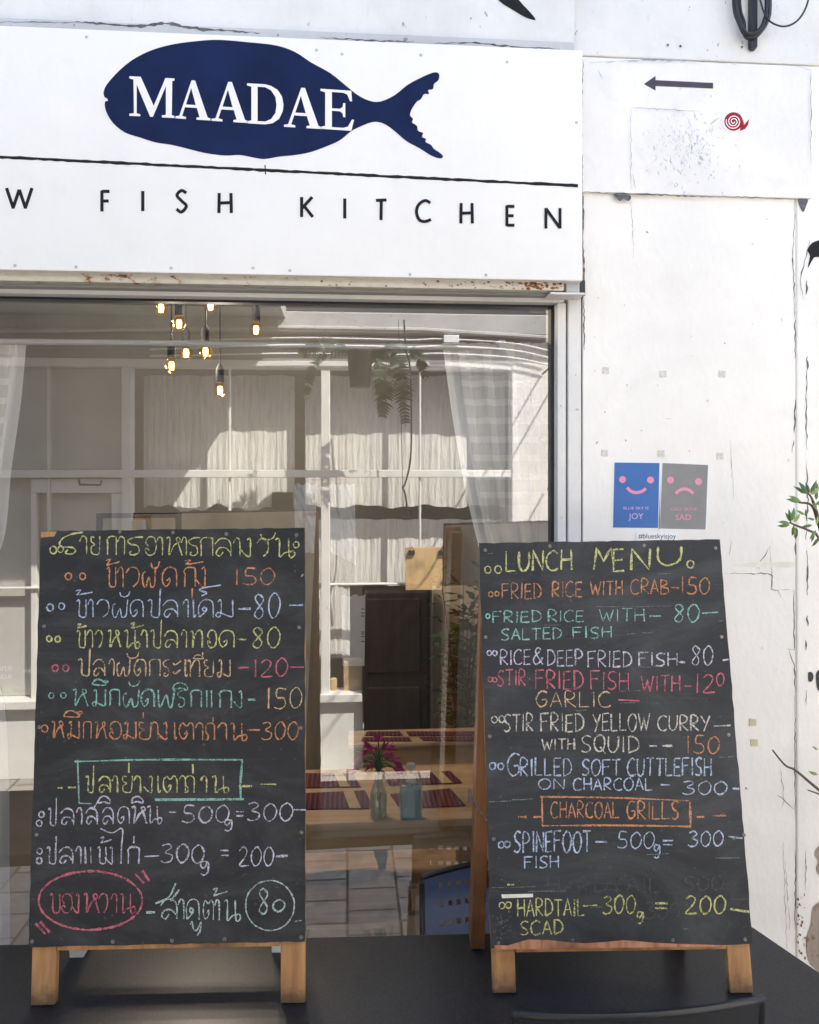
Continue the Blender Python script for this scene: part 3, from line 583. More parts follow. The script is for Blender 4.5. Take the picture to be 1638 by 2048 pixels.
# ------------------------------------------------------------------ Thai stroke alphabet
H = {'ก': [[(.05, 1), (.08, .35), (0, .22), (.25, .02), (.8, .02), (.97, .15), (.95, 1)]], 'ข': [[(0, .1), (.15, 0), (.3, .15), (.25, .5), (.27, .88), (.5, 1), (.88, .95), (.95, .6), (.93, 0)]],
 'ค': [[(.05, 1), (0, .5), (.2, .1), (.6, 0), (.92, .2), (.95, 1)], [(.1, .98), (.45, .7), (.5, .5), (.32, .45), (.25, .6), (.4, .66)]], 'ง': [[(.5, .1), (.7, 0), (.78, .2), (.75, .6), (.72, 1), (.35, .9), (0, .62)]],
 'ด': [[(.3, .7), (.5, .55), (.5, .78), (.25, .97), (.05, .7), (.08, .3), (.35, .03), (.75, .03), (.95, .3), (.95, 1)]], 'ต': [[(.35, .68), (.5, .52), (.52, .75), (.28, .97), (.05, .7), (.05, .25), (.25, .03), (.5, .2), (.75, 0), (.95, .25), (.95, 1)]],
 'ถ': [[(0, 1), (.3, .95), (.33, .7), (.12, .55), (.15, .15), (.5, 0), (.88, .1), (.93, .4), (.92, 1)]], 'ท': [[(0, .12), (.15, .03), (.22, .3), (.2, 1)], [(.2, .6), (.55, .05), (.88, .12), (.92, 1)]],
 'น': [[(0, .08), (.15, 0), (.22, .2), (.2, 1), (.45, .8), (.7, .72)], [(.68, 0), (.7, .9), (.85, 1.04), (1, .85), (.9, .68), (.7, .76)]], 'ป': [[(0, .1), (.15, 0), (.3, .15), (.27, .85), (.5, 1), (.85, .95), (.9, .3), (.95, -.62)]],
 'ผ': [[(.2, .22), (.02, .35), (.03, .85), (.22, 1), (.48, .5), (.6, 1), (.85, .9), (.92, .4), (.95, 0)]], 'พ': [[(0, 0), (.04, .85), (.15, 1), (.5, .3), (.68, 1), (.85, .9), (1, 0)]],
 'ม': [[(.12, .12), (.25, 0), (.32, .2), (.27, .88), (.12, 1), (0, .85), (.2, .74), (.9, .98), (.95, .5), (.95, 0)]], 'ย': [[(.4, .05), (.1, .03), (.08, .3), (.42, .45), (.1, .6), (.12, .92), (.6, 1), (.88, .85), (.95, 0)]],
 'ร': [[(1, .02), (.55, .03), (.15, .2), (.3, .4), (.7, .5), (.78, .82), (.5, 1), (.22, .92), (.35, .78)]], 'ล': [[(0, .35), (.3, .06), (.7, .06), (.95, .35), (.95, 1)], [(.93, .8), (.65, .55), (.25, .58), (.08, .85), (.28, 1), (.5, .78)]],
 'ว': [[(0, .28), (.3, .02), (.75, .05), (.95, .35), (.85, .75), (.5, 1)]], 'ส': [[(0, .35), (.3, .06), (.7, .06), (.95, .35), (.95, 1)], [(.93, .8), (.65, .55), (.25, .58), (.08, .85), (.28, 1), (.5, .78)], [(.6, .12), (1.1, -.45)]],
 'ห': [[(0, .08), (.15, 0), (.22, .2), (.15, 1), (.5, .45), (.88, .22), (.8, .02), (.62, .1), (.8, .45), (1, 1)]], 'อ': [[(.3, .5), (.1, .3), (.35, .02), (.8, .06), (.98, .5), (.8, .92), (.35, 1), (.05, .75), (.22, .6), (.38, .75)]],
 'า': [[(0, .3), (.4, 0), (.85, .1), (.92, .5), (.9, 1)]], 'เ': [[(.4, 0), (.4, .85), (.65, 1), (.9, .85)]], 'แ': [[(.1, 0), (.15, 1)], [(.7, 0), (.75, 1)]], 'ไ': [[(0, 0), (.5, .13), (.92, 0), (.9, .5), (.88, 1)]],
 'ะ': [[(.1, .2), (.4, .32), (.95, .08)], [(.1, .72), (.4, .85), (.95, .58)]], 'ั': [[(0, .2), (.15, .85), (.5, 1), (.85, .7), (1, 0)]], '้': [[(0, .25), (.3, .05), (.12, .75), (.1, .95), (1, .45)]], '่': [[(.5, 0), (.5, 1)]],
 'ิ': [[(0, 1), (.1, .3), (.5, 0), (.9, .35), (1, 1), (.5, .8), (0, 1)]], 'ี': [[(0, 1), (.3, .45), (.8, .55), (1, 1), (0, 1)], [(.95, .0), (.98, .9)]], 'ึ': [[(0, .9), (.1, .3), (.4, .0), (.75, .35), (.85, 1), (0, .9)], [(.85, .6), (1.05, .4), (.95, .15), (.8, .3), (.85, .6)]],
 'ุ': [[(.5, 0), (.5, 1)]], 'ู': [[(0, .2), (.15, 0), (.25, .55), (.6, .6), (.95, .0), (.85, .7), (.6, 1)]], '็': [[(.1, 1), (.35, .7), (0, .5), (.2, .25), (1, 0)]]}

class Slate:                                    # a chalkboard's writing surface, in the photo's pixels
    def __init__(s, o, n, parent, origin, k): s.o, s.n, s.parent, s.org, s.k = o, n, parent, origin, k
    def at(s, x, y): return on_plane(s.org[0] + x / s.k, s.org[1] + y / s.k, s.o, s.n)
    def start(s, org=None, k=None):
        s.mb = MB(); s.i = 0
        if org: s.org, s.k = org, k
        return s
    def stroke(s, q, w=.0012, curve=True, jit=1.2):
        q = [(x + random.uniform(-jit, jit), y + random.uniform(-jit, jit)) for x, y in q]
        if curve: q = smooth_pts(q, 4)
        else:
            z = []
            for a, b in zip(q, q[1:]): z += [tuple(a[i] + (b[i] - a[i]) * t_ / 3 for i in (0, 1)) for t_ in range(3)]
            q = z + [q[-1]]
        w *= random.uniform(.78, 1.2); s.i += 1; s.mb.ribbon([s.at(*p) for p in q], s.n, w, .0004 + .00001 * (s.i % 40), .5); return s
    def glyph(s, tab, ch, x0, x1, y0, y1, y0b=None, y1b=None, w=.0012):
        for st in tab[ch]:
            s.stroke([(x0 + (x1 - x0) * u, y0 + (y1 - y0) * v) for u, v in st], w, not (tab is A and ch in STRAIGHT))
        return s
    def word(s, txt, x0, x1, y0, y1, dy=0, w=.0012):   # dy: rise of the line's end
        tot = sum(WID.get(c, .9) + .22 for c in txt) - .22; x = x0; u = (x1 - x0) / tot
        for c in txt:
            wd = WID.get(c, .9) * u; o = dy * (x - x0) / max(1, x1 - x0); e = (y1 - y0) * random.uniform(-.05, .05)
            s.glyph(A, c, x, x + wd, y0 + o + e, y1 + o + e * .5, w=w); x += wd + .22 * u
        return s
    def thai(s, items, y0, y1, dy=0):
        X0 = items[0][1]; X1 = items[-1][2]
        for it in items:
            o = dy * (it[1] - X0) / (X1 - X0)
            if len(it) == 5: s.glyph(H, it[0], it[1], it[2], it[3], it[4])
            else: s.glyph(H, it[0], it[1], it[2], y0 + o, y1 + o)
        return s
    def o_(s, *cs):
        for x, y, r in cs: s.stroke([(x + r * math.cos(a * .9 - 1.5), y + r * 1.15 * math.sin(a * .9 - 1.5)) for a in range(8)], .0012, True, .8)
        return s
    def dash(s, *ds):
        for x0, x1, y0, *y1 in ds: s.stroke([(x0, y0), (x1, y1[0] if y1 else y0)], .0014)
        return s
    def done(s, colour, what):
        o = s.mb.build('chalk_writing', CH[colour], s.parent); o['label'] = what; return o

def a_board(q, label, slate, name='menu_board'):
    x, y, psi, phi, rho, W, h0, h1 = q
    u = Vector((math.cos(psi), math.sin(psi), 0)); n0 = Vector((math.sin(psi), -math.cos(psi), 0))
    v = Vector((0, 0, 1)) * math.cos(phi) - n0 * math.sin(phi)
    u, v = u * math.cos(rho) + v * math.sin(rho), v * math.cos(rho) - u * math.sin(rho)
    n = u.cross(v).normalized()
    O = Vector((x, y, .74))
    root = thing(name, O, label, 'menu board', 'chalkboard menu stands on the black table')
    # panel with a slightly chipped outline
    def loc(a, b, c=0): return O + u * a + v * b + n * c
    rnd = random.Random(int(x * 1000)); pts = []
    def edge(p, q_, k, amp):
        for i in range(k):
            f = i / k; j = rnd.uniform(-amp, amp) if 0 < i else 0
            pts.append((p[0] + (q_[0] - p[0]) * f + (j if abs(q_[1] - p[1]) > .1 else 0), p[1] + (q_[1] - p[1]) * f + (j if abs(q_[0] - p[0]) > .1 else 0)))
    c = [(-W / 2, h0), (W / 2, h0), (W / 2, h1), (-W / 2, h1)]
    for i in range(4): edge(c[i], c[(i + 1) % 4], 34, .0009)
    p = MB(); p.prism([loc(a, b, -.009) for a, b in pts], n, .009); panel = p.build('panel', slate, root)
    return root, panel, O, u, v, n, W, h0, h1, loc

def stand(root, loc, u, v, n, W, h0, h1, rear, legw, legmat, rearmat):
    up = Vector((0, 0, 1))
    for s in (-1, 1):                           # front legs: stiles behind the panel that reach the table
        xa = s * (W / 2 - legw / 2 - .001)
        base = loc(xa, 0, -.0195); k = -(base.z - .741) / v.z
        lg = MB(); lg.beam(base + v * k, loc(xa, h1 - .006, -.0195), u * (legw / 2), n * .0075); lg.build('front_leg', legmat, root, .002)
    rl = MB(); rl.obox(loc(0, 0, 0), u, v, n, (-W / 2 + legw + .002, h0 - .012, -.034), (W / 2 - legw - .002, h0 + .03, -.0095)); rl.build('bottom_rail', legmat, root, .002)
    for s in (-1, 1):                           # rear legs
        top = loc(s * (W / 2 - .022), h1 - .012, -.050); ft = rear[0 if s < 0 else 1]
        d = (top - ft).normalized(); side = u
        t_ = d.cross(side).normalized()
        lg = MB(); lg.beam(Vector((ft.x, ft.y, .741)), top, side * .014, t_ * .030); lg.build('rear_leg', rearmat, root, .002)
    bk = MB(); bk.obox(loc(0, 0, 0), u, v, n, (-W / 2 + .003, h0 + .003, -.0115), (W / 2 - .003, h1 - .004, -.0092)); bk.build('panel_back', M['greyply'], root)
    e0 = rear[0].lerp(loc(-W / 2 + .022, h1 - .012, -.05), .16); e1 = rear[1].lerp(loc(W / 2 - .022, h1 - .012, -.05), .16)
    rp = MB(); rp.beam(e0 + u * .015, e1 - u * .015, Vector((0, 0, .018)), n * .008); rp.build('cross_rail', rearmat, root)
def screws(root, slate_, pts, r=.0036):
    for x, y in pts:
        c = slate_.at(x, y); k = MB(); k.lathe(c, [(r, 0), (r * .9, .0012), (r * .35, .0014), (r * .3, .0006)], 12, slate_.n); k.build('screw', M['steel'], root)

# ---- left board: Thai menu
rootL, panL, O, u, v, n, W, h0, h1, loc = a_board((-.3214, -.4183, -.0654, .0915, .0118, .4926, .1112, .8521), 'left chalkboard menu stand, written in Thai, on wooden legs', M['slate'])
S = Slate(loc(0, h0, 0), n, panL, (40, 1040), 2.73)
RL = [Vector((-.53, -.22, .741)), Vector((-.135, -.235, .741))]
stand(rootL, loc, u, v, n, W, h0, h1, RL, .044, M['legwood'], M['greyply'])
screws(rootL, S, ((546, 64), (836, 68), (1127, 76), (1510, 82), (132, 580), (1524, 586), (105, 1130), (1532, 1135)))
S.org = (40, 1440); screws(rootL, S, ((92, 626), (1538, 612), (66, 1210), (507, 1210), (830, 1204), (1117, 1196), (1535, 1186)))
q = [loc(-W / 2 + .0008, h1 - .012, 0), loc(-W / 2 + .026, h1 - .010, 0), loc(-W / 2 + .030, h1 - .001, 0), loc(-W / 2 + .0008, h1 - .001, 0)]
cp = MB(); cp.prism([p + n * .0002 for p in q], n, .0005); cp.build('bare_corner', M['legwood'], panL)
S.start((40, 1040), 2.73)
S.o_((182, 163, 18), (222, 160, 15), (1508, 135, 15)).stroke([(345, 68), (285, 76), (235, 98), (215, 128), (232, 146), (285, 150), (304, 168), (285, 186), (250, 180), (262, 160)])
S.thai([('า', 325, 368), ('ย', 385, 440), ('ก', 475, 528), ('า', 530, 575), ('ร', 575, 672), ('อ', 680, 745), ('า', 745, 782), ('ห', 800, 885), ('า', 880, 912), ('ร', 912, 985), ('ก', 985, 1055), ('ล', 1065, 1155), ('า', 1165, 1205), ('ง', 1205, 1275), ('ว', 1295, 1360), ('ั', 1315, 1395, 70, 108), ('น', 1395, 1500)], 88, 188, 14).done('yellow', 'yellow Thai heading at the top of the board')
S.start().o_((265, 308, 17), (342, 307, 16)).thai([('ข', 475, 526), ('้', 470, 545, 214, 246), ('า', 530, 566), ('ว', 580, 655), ('ผ', 670, 745), ('ั', 715, 762, 226, 264), ('ด', 775, 860), ('ก', 895, 960), ('ุ', 930, 950, 372, 426), ('้', 900, 1003, 216, 244), ('ง', 962, 1025)], 258, 365)
S.word('150', 1170, 1390, 265, 355).stroke([(1535, 310), (1548, 295)]).done('orange', 'orange Thai line ending 150')
S.start().o_((165, 478, 17), (228, 470, 16)).thai([('ข', 310, 365), ('้', 305, 395, 380, 410), ('า', 372, 402), ('ว', 420, 490), ('ผ', 505, 592), ('ั', 545, 600, 390, 420), ('ด', 600, 675), ('ป', 700, 770), ('ล', 780, 865), ('า', 890, 922), ('เ', 938, 962), ('ค', 975, 1060), ('็', 980, 1098, 356, 415), ('ม', 1070, 1165)], 435, 530)
S.word('80', 1275, 1420, 398, 535).dash((1190, 1260, 485), (1470, 1545, 465)).done('blue', 'pale blue Thai line ending 80')
S.start().o_((160, 648, 14), (206, 650, 14)).thai([('ข', 312, 360), ('้', 315, 367, 565, 590), ('า', 365, 400), ('ว', 410, 452), ('ห', 480, 550), ('น', 570, 655), ('้', 605, 677, 560, 592), ('า', 662, 697), ('ป', 715, 775), ('ล', 788, 862), ('า', 880, 912), ('ท', 930, 1002), ('อ', 1020, 1075), ('ด', 1085, 1172)], 602, 696)
S.word('80', 1265, 1420, 588, 700).dash((1192, 1235, 652)).done('yellow', 'yellow Thai line ending 80')
S.start().thai([('ป', 320, 385), ('ล', 398, 466), ('า', 485, 516), ('ผ', 530, 605), ('ั', 585, 650, 720, 755), ('ด', 622, 690), ('ก', 705, 767), ('ร', 775, 822), ('ะ', 830, 880), ('เ', 895, 915), ('ท', 915, 987), ('ี', 945, 1000, 722, 756), ('ย', 1005, 1060), ('ม', 1078, 1150)], 758, 850, 6).done('pale', 'pale orange Thai line with a red price')
S.start().o_((193, 808, 16), (250, 808, 16)).word('120', 1275, 1460, 758, 855).dash((1190, 1250, 805), (1475, 1552, 803)).done('red', 'red price 120')
S.start().o_((172, 958, 14), (237, 957, 14)).thai([('ห', 290, 370), ('ม', 395, 470), ('ึ', 395, 478, 870, 902), ('ก', 490, 546), ('ผ', 565, 655), ('ั', 595, 655, 875, 907), ('ด', 660, 737), ('พ', 755, 845), ('ร', 852, 912), ('ิ', 835, 915, 888, 925), ('ก', 932, 992), ('แ', 1015, 1058), ('ก', 1088, 1156), ('ง', 1170, 1222)], 922, 1015, 10).dash((1245, 1285, 980)).done('teal', 'teal green Thai line')
S.start().word('150', 1345, 1540, 918, 1030).done('pale', 'pale orange price 150')
S.start().o_((135, 1138, 17)).thai([('ห', 175, 240), ('ม', 260, 326), ('ึ', 240, 336, 1040, 1076), ('ก', 345, 391), ('ห', 410, 472), ('อ', 485, 556), ('ม', 565, 636), ('ย', 648, 720), ('่', 664, 682, 1050, 1078), ('า', 712, 757), ('ง', 755, 815), ('เ', 835, 860), ('ต', 868, 952), ('า', 958, 1002), ('ถ', 1008, 1066), ('่', 1046, 1064, 1076, 1102), ('า', 1080, 1132), ('น', 1150, 1240)], 1098, 1190, 12)
S.word('300', 1320, 1520, 1105, 1200).dash((1240, 1310, 1145)).done('orange', 'orange Thai line ending 300')
S.start((40, 1440), 2.73).stroke([(298, 226), (700, 216), (1215, 218)], .0013).stroke([(314, 218), (322, 452)], .001).stroke([(322, 455), (392, 456)]).stroke([(735, 434), (1222, 432)], .0016).stroke([(1215, 220), (1206, 330), (1204, 432)], .0014).done('teal', 'teal chalk box round the yellow Thai line')
S.start().thai([('ป', 360, 406), ('ล', 428, 496), ('า', 503, 536), ('ย', 558, 616), ('่', 588, 604, 232, 288), ('า', 622, 662), ('ง', 675, 736), ('เ', 742, 772), ('ต', 782, 861), ('า', 868, 907), ('ถ', 898, 956), ('่', 936, 954, 240, 292), ('า', 988, 1022), ('น', 1050, 1140)], 305, 395).dash((203, 232, 370), (262, 305, 368), (1195, 1268, 360), (1315, 1400, 350)).done('yellow', 'yellow Thai line in the teal box')
S.start().o_((118, 515, 14), (105, 563, 15)).thai([('ป', 155, 202), ('ล', 222, 296), ('า', 308, 341), ('ส', 358, 425), ('ล', 448, 512), ('ิ', 428, 492, 415, 456), ('ด', 532, 600), ('ห', 612, 692), ('ิ', 610, 672, 418, 452), ('น', 695, 775)], 482, 574, -14).dash((815, 855, 503), (1180, 1222, 500), (1182, 1220, 522), (1495, 1560, 490)).word('500', 885, 1142, 468, 560).word('g', 1112, 1160, 540, 605).word('300', 1240, 1490, 452, 550).done('lilac', 'lilac Thai line ending 500g = 300')
S.start().o_((107, 715, 14), (105, 768, 15)).thai([('ป', 148, 200), ('ล', 213, 292), ('า', 303, 337), ('แ', 352, 402), ('ข', 424, 472), ('้', 440, 500, 636, 672), ('ง', 466, 517), ('ไ', 440, 568, 592, 782), ('ก', 588, 652), ('่', 613, 631, 634, 672)], 692, 784).dash((680, 760, 745, 740), (1096, 1140, 712), (1096, 1138, 738), (1395, 1462, 745, 740)).word('300', 770, 1005, 680, 780).word('g', 980, 1032, 765, 845).word('200', 1195, 1385, 688, 795).done('lilac', 'lilac Thai line ending 300g = 200')
S.start().stroke([(385 + 283 * math.cos(a * 6.35 / 30 - 2), 985 + 160 * math.sin(a * 6.35 / 30 - 2)) for a in range(31)], .0016)
S.thai([('ข', 165, 221), ('อ', 225, 286), ('ง', 285, 332), ('ห', 350, 432), ('ว', 430, 482), ('า', 496, 532), ('น', 545, 632)], 948, 1052)
for a in ((630, 838, 677, 890), (668, 820, 706, 880), (84, 1108, 140, 1168), (112, 1100, 162, 1160)): S.stroke([a[:2], a[2:]], .0020)
S.done('red', 'red chalk oval with a Thai word inside')
S.start().dash((690, 738, 1050)).thai([('ส', 768, 860), ('า', 862, 897), ('ค', 908, 982), ('ู', 932, 992, 1100, 1176), ('ต', 1000, 1058), ('้', 1055, 1132, 915, 960), ('า', 1062, 1092), ('น', 1115, 1205)], 975, 1085, 10).stroke([(740, 1000), (815, 965), (852, 888)])
S.stroke([(1365 + 133 * math.cos(a * 6.5 / 30 - 1.9), 1012 + 136 * math.sin(a * 6.5 / 30 - 1.9)) for a in range(31)], .0013).word('8', 1300, 1362, 925, 1062).word('0', 1380, 1446, 980, 1045).dash((1500, 1536, 1098, 1094)).done('seagrey', 'pale grey green Thai words with 80 in a ring')

# ---- right board: English menu
rootR, panR, O, u, v, n, W, h0, h1, loc = a_board((.5022, -.4539, -.0787, .1695, .0151, .4795, .0883, .8301), 'right chalkboard menu stand headed LUNCH MENU, with a brown rear leg', M['slate_worn'])
S = Slate(loc(0, h0, 0), n, panR, (920, 1060), 2.73)
RR = [T(953, 1882, .741), T(953, 1882, .741) + u * .40]
stand(rootR, loc, u, v, n, W, h0, h1, RR, .043, M['legwood'], M['brownwood'])
screws(rootR, S, ((138, 110), (490, 88), (1005, 85), (1395, 98), (140, 585), (1428, 583), (162, 1126), (1466, 1118)))
S.org, S.k = (920, 1470), 2.642; screws(rootR, S, ((179, 549), (1500, 528), (203, 1101), (595, 1086), (1125, 1083), (1506, 1080)))
# torn plywood along the bottom edge
tq = [(182, 1132), (182, 1108), (250, 1112), (310, 1095), (360, 1080), (470, 1083), (580, 1095), (660, 1100), (780, 1092), (860, 1083), (930, 1088), (1000, 1095), (1090, 1100), (1200, 1104), (1290, 1106), (1440, 1113), (1380, 1118), (800, 1124), (430, 1131)]
tm = MB(); tm.prism([S.at(*p) + n * .0003 for p in tq], n, .0006); tm.build('torn_edge', M['rawply'], panR)
S.start((920, 1060), 2.73).o_((152, 217, 17), (208, 215, 18)).word('LUNCH', 250, 612, 116, 224, -8, .0017).word('M', 730, 840, 100, 218, w=.0017).word('E', 835, 895, 102, 225, w=.0017).word('N', 932, 1040, 97, 216, w=.0017).word('U', 1075, 1215, 88, 190, w=.0017).o_((1258, 187, 18)).done('yellow', 'pale yellow heading LUNCH MENU')
S.start().o_((168, 350, 12), (202, 348, 11)).word('FRIED', 230, 442, 292, 375).word('RICE', 503, 667, 283, 365).word('WITH', 712, 888, 278, 355).word('CRAB', 932, 1137, 270, 350).word('150', 1205, 1362, 258, 348).dash((1152, 1195, 315)).done('orange', 'orange line FRIED RICE WITH CRAB 150')
S.start().o_((152, 470, 11)).word('FRIED', 178, 442, 445, 505, -3).word('RICE', 480, 676, 438, 500).word('WITH', 760, 1008, 432, 500, -4).word('80', 1165, 1305, 405, 502).dash((1035, 1095, 470), (1320, 1408, 455, 449)).word('SALTED', 225, 552, 537, 600, -6).word('FISH', 615, 828, 530, 592, -4).done('teal', 'teal lines FRIED RICE WITH SALTED FISH 80')
S.start().o_((160, 672, 12), (190, 672, 12)).word('RICE', 220, 385, 655, 735).word('&', 395, 452, 645, 735).word('DEEP', 475, 672, 657, 742).word('FRIED', 697, 935, 662, 748).word('FISH', 975, 1188, 670, 742).dash((1190, 1228, 722), (1435, 1465, 712, 706)).word('80', 1262, 1380, 638, 740).done('lilac', 'lilac line RICE & DEEP FRIED FISH 80')
S.start().o_((165, 815, 12), (190, 818, 11)).word('STIR', 205, 358, 765, 850).word('FRIED', 412, 670, 765, 865, 4).word('FISH', 712, 922, 775, 870).word('WITH', 988, 1202, 795, 882).dash((1225, 1262, 852), (865, 980, 928, 932)).word('12', 1283, 1390, 788, 890).word('0', 1400, 1440, 778, 850).stroke([(378, 812), (384, 813)]).done('red', 'red line STIR FRIED FISH WITH 120')
S.start().word('GARLIC', 415, 822, 882, 965, 2).done('pale', 'pale orange word GARLIC')
S.start().o_((188, 1035, 16), (228, 1033, 16)).word('STIR', 240, 400, 1005, 1098).word('FRIED', 440, 674, 1005, 1100).word('YELLOW', 725, 1034, 1002, 1096).word('CURRY', 1080, 1362, 1013, 1095).dash((1385, 1478, 1070, 1066))
S.start.__self__.org = (920, 1470); S.k = 2.642
S.word('WITH', 432, 606, 20, 78).word('SQUID', 640, 944, 2, 90).dash((1000, 1040, 58), (1070, 1122, 57)).done('cream', 'cream lines STIR FRIED YELLOW CURRY WITH SQUID')
S.start().word('150', 1195, 1370, 5, 98).done('orange', 'orange price 150')
S.start().o_((172, 163, 16), (215, 165, 15)).word('G', 250, 318, 95, 215).word('RILLED', 318, 588, 122, 215).word('SOFT', 645, 848, 128, 212).word('CUTTLEFISH', 885, 1328, 122, 215).word('ON', 415, 552, 230, 285).word('CHARCOAL', 598, 1016, 228, 292, -2).word('300', 1175, 1410, 246, 315).dash((1060, 1110, 263), (1440, 1476, 281, 285)).done('blue', 'pale blue lines GRILLED SOFT CUTTLEFISH ON CHARCOAL 300')
S.start().stroke([(422, 326), (800, 332), (1214, 346)], .0015).stroke([(432, 322), (436, 482)], .0013).stroke([(434, 480), (800, 476), (1218, 484)], .0016).stroke([(1213, 346), (1218, 490)], .0018).word('CHARCOAL', 480, 840, 355, 438).word('GRILLS', 882, 1158, 350, 442).dash((308, 350, 432), (388, 436, 433), (1250, 1292, 432), (1335, 1406, 426)).done('orange', 'orange chalk box reading CHARCOAL GRILLS')
S.start().o_((218, 580, 15), (250, 577, 15)).word('SPINEFOOT', 285, 692, 512, 620, -4, .0014).word('500', 832, 1026, 515, 600).word('g', 1022, 1058, 578, 650).dash((715, 776, 564), (1072, 1124, 558), (1072, 1122, 579), (1420, 1492, 537, 546)).word('300', 1205, 1390, 508, 588).word('FISH', 340, 522, 642, 705, -4).done('blue', 'pale blue lines SPINEFOOT FISH 500g = 300')
S.start().o_((222, 900, 15), (256, 898, 15)).word('HARDTAIL', 303, 655, 870, 958, -4).word('300', 755, 926, 850, 945).word('g', 930, 970, 930, 996).word('200', 1190, 1402, 850, 945).dash((650, 726, 902, 898), (1032, 1098, 888), (1030, 1096, 914), (1428, 1526, 918, 934), (250, 286, 790)).word('SCAD', 318, 542, 980, 1055, -6).done('yellow', 'pale yellow lines HARDTAIL SCAD 300g = 200')
S.start().word('HARDTAIL', 460, 1060, 755, 830).word('500', 1180, 1390, 745, 820).word('300', 980, 1160, 880, 970).done('ghost', 'old chalk, wiped to a dark ghost')
S.start((920, 1060), 2.73)
for x0, x1, y in ((870, 985, 880), (875, 960, 945), (150, 182, 130), (460, 550, 520), (905, 960, 568), (990, 1055, 560), (975, 1085, 746), (745, 1150, 418), (1408, 1440, 497), (1390, 1428, 302), (630, 690, 985), (690, 800, 66), (1080, 1150, 240)): S.stroke([(x0, y), ((x0 + x1) / 2, y + random.uniform(-3, 3)), (x1, y - 4)], .0006)
S.org, S.k = (920, 1470), 2.642
for x0, x1, y in ((152, 270, 352), (270, 385, 340), (170, 400, 805), (360, 560, 826), (690, 750, 910), (985, 1105, 630), (1365, 1450, 115), (1350, 1480, 650), (1180, 1205, 1025)): S.stroke([(x0, y), ((x0 + x1) / 2, y + random.uniform(-3, 3)), (x1, y - 4)], .0007)
for k in range(40):
    x, y = random.gauss(225, 30), random.gauss(1000, 55); S.stroke([(x, y), (x + random.uniform(-12, 12), y + random.uniform(-14, 14))], .0005)
for k in range(50):
    x, y = random.uniform(180, 1520), random.uniform(-440, 1080); S.stroke([(x, y), (x + random.uniform(-16, 16), y + random.uniform(-5, 5))], .0004)
S.done('faint', 'pale scratches and chalk dust')
S.start(); p = MB(); p.prism([S.at(*a) + n * .0004 for a in ((218, 842), (385, 838), (386, 856), (222, 862))], n, .0004); p.build('tape_remnant', M['oldtape'], panR)
# folding stay at the left side
st = MB(); 
pa, pb, pc = on_plane(940, 1590, T(953, 1882, .741), FRONT), T(960, 1607, .741) if False else None, None
d1 = P(942, 1592, -.40); d2 = P(956, 1618, -.42); d3 = P(972, 1640, -.44)
st.tube([d1, d2], .0013, 6); st.tube([d2, d3], .0013, 6)
for d_ in (d1, d2, d3): st.lathe(d_, [(.0026, -.001), (.0026, .001)], 10, FRONT)
st.build('folding_stay', M['zinc'], rootR)
st = MB(); st.prism([P(936, 1578, -.405), P(943, 1578, -.405), P(943, 1604, -.405), P(936, 1604, -.405)], FRONT, .002); st.build('stay_plate', M['zinc'], rootR)
print('boards ok')

# ------------------------------------------------------------------ outdoor table and chairs
zt = .74
c1 = T(1505, 1853, zt); c2 = T(1640, 1945, zt); cb_ = T(300, 1858, zt)
dirv = (c2 - c1); c3 = c1 + dirv * ((-.60 - c1.y) / dirv.y)
tb = thing('black_table', (0, -.4, 0), 'long black outdoor table carrying the two menu boards', 'table')
p = MB(); p.prism([Vector((-1.5, -.60, zt - .03)), Vector((c3.x, -.60, zt - .03)), Vector((c1.x, c1.y, zt - .03)), Vector((-1.5, cb_.y, zt - .03))], Vector((0, 0, 1)), .03)
p.build('tabletop', M['table'], tb, .003)
for x, y in ((-1.4, -.55), (-1.4, -.25), (c1.x - .05, -.55), (c1.x - .08, -.26)):
    p = MB(); p.box((x - .02, y - .02, 0), (x + .02, y + .02, zt - .031)); p.build('leg', M['chairblack'], tb, .002)

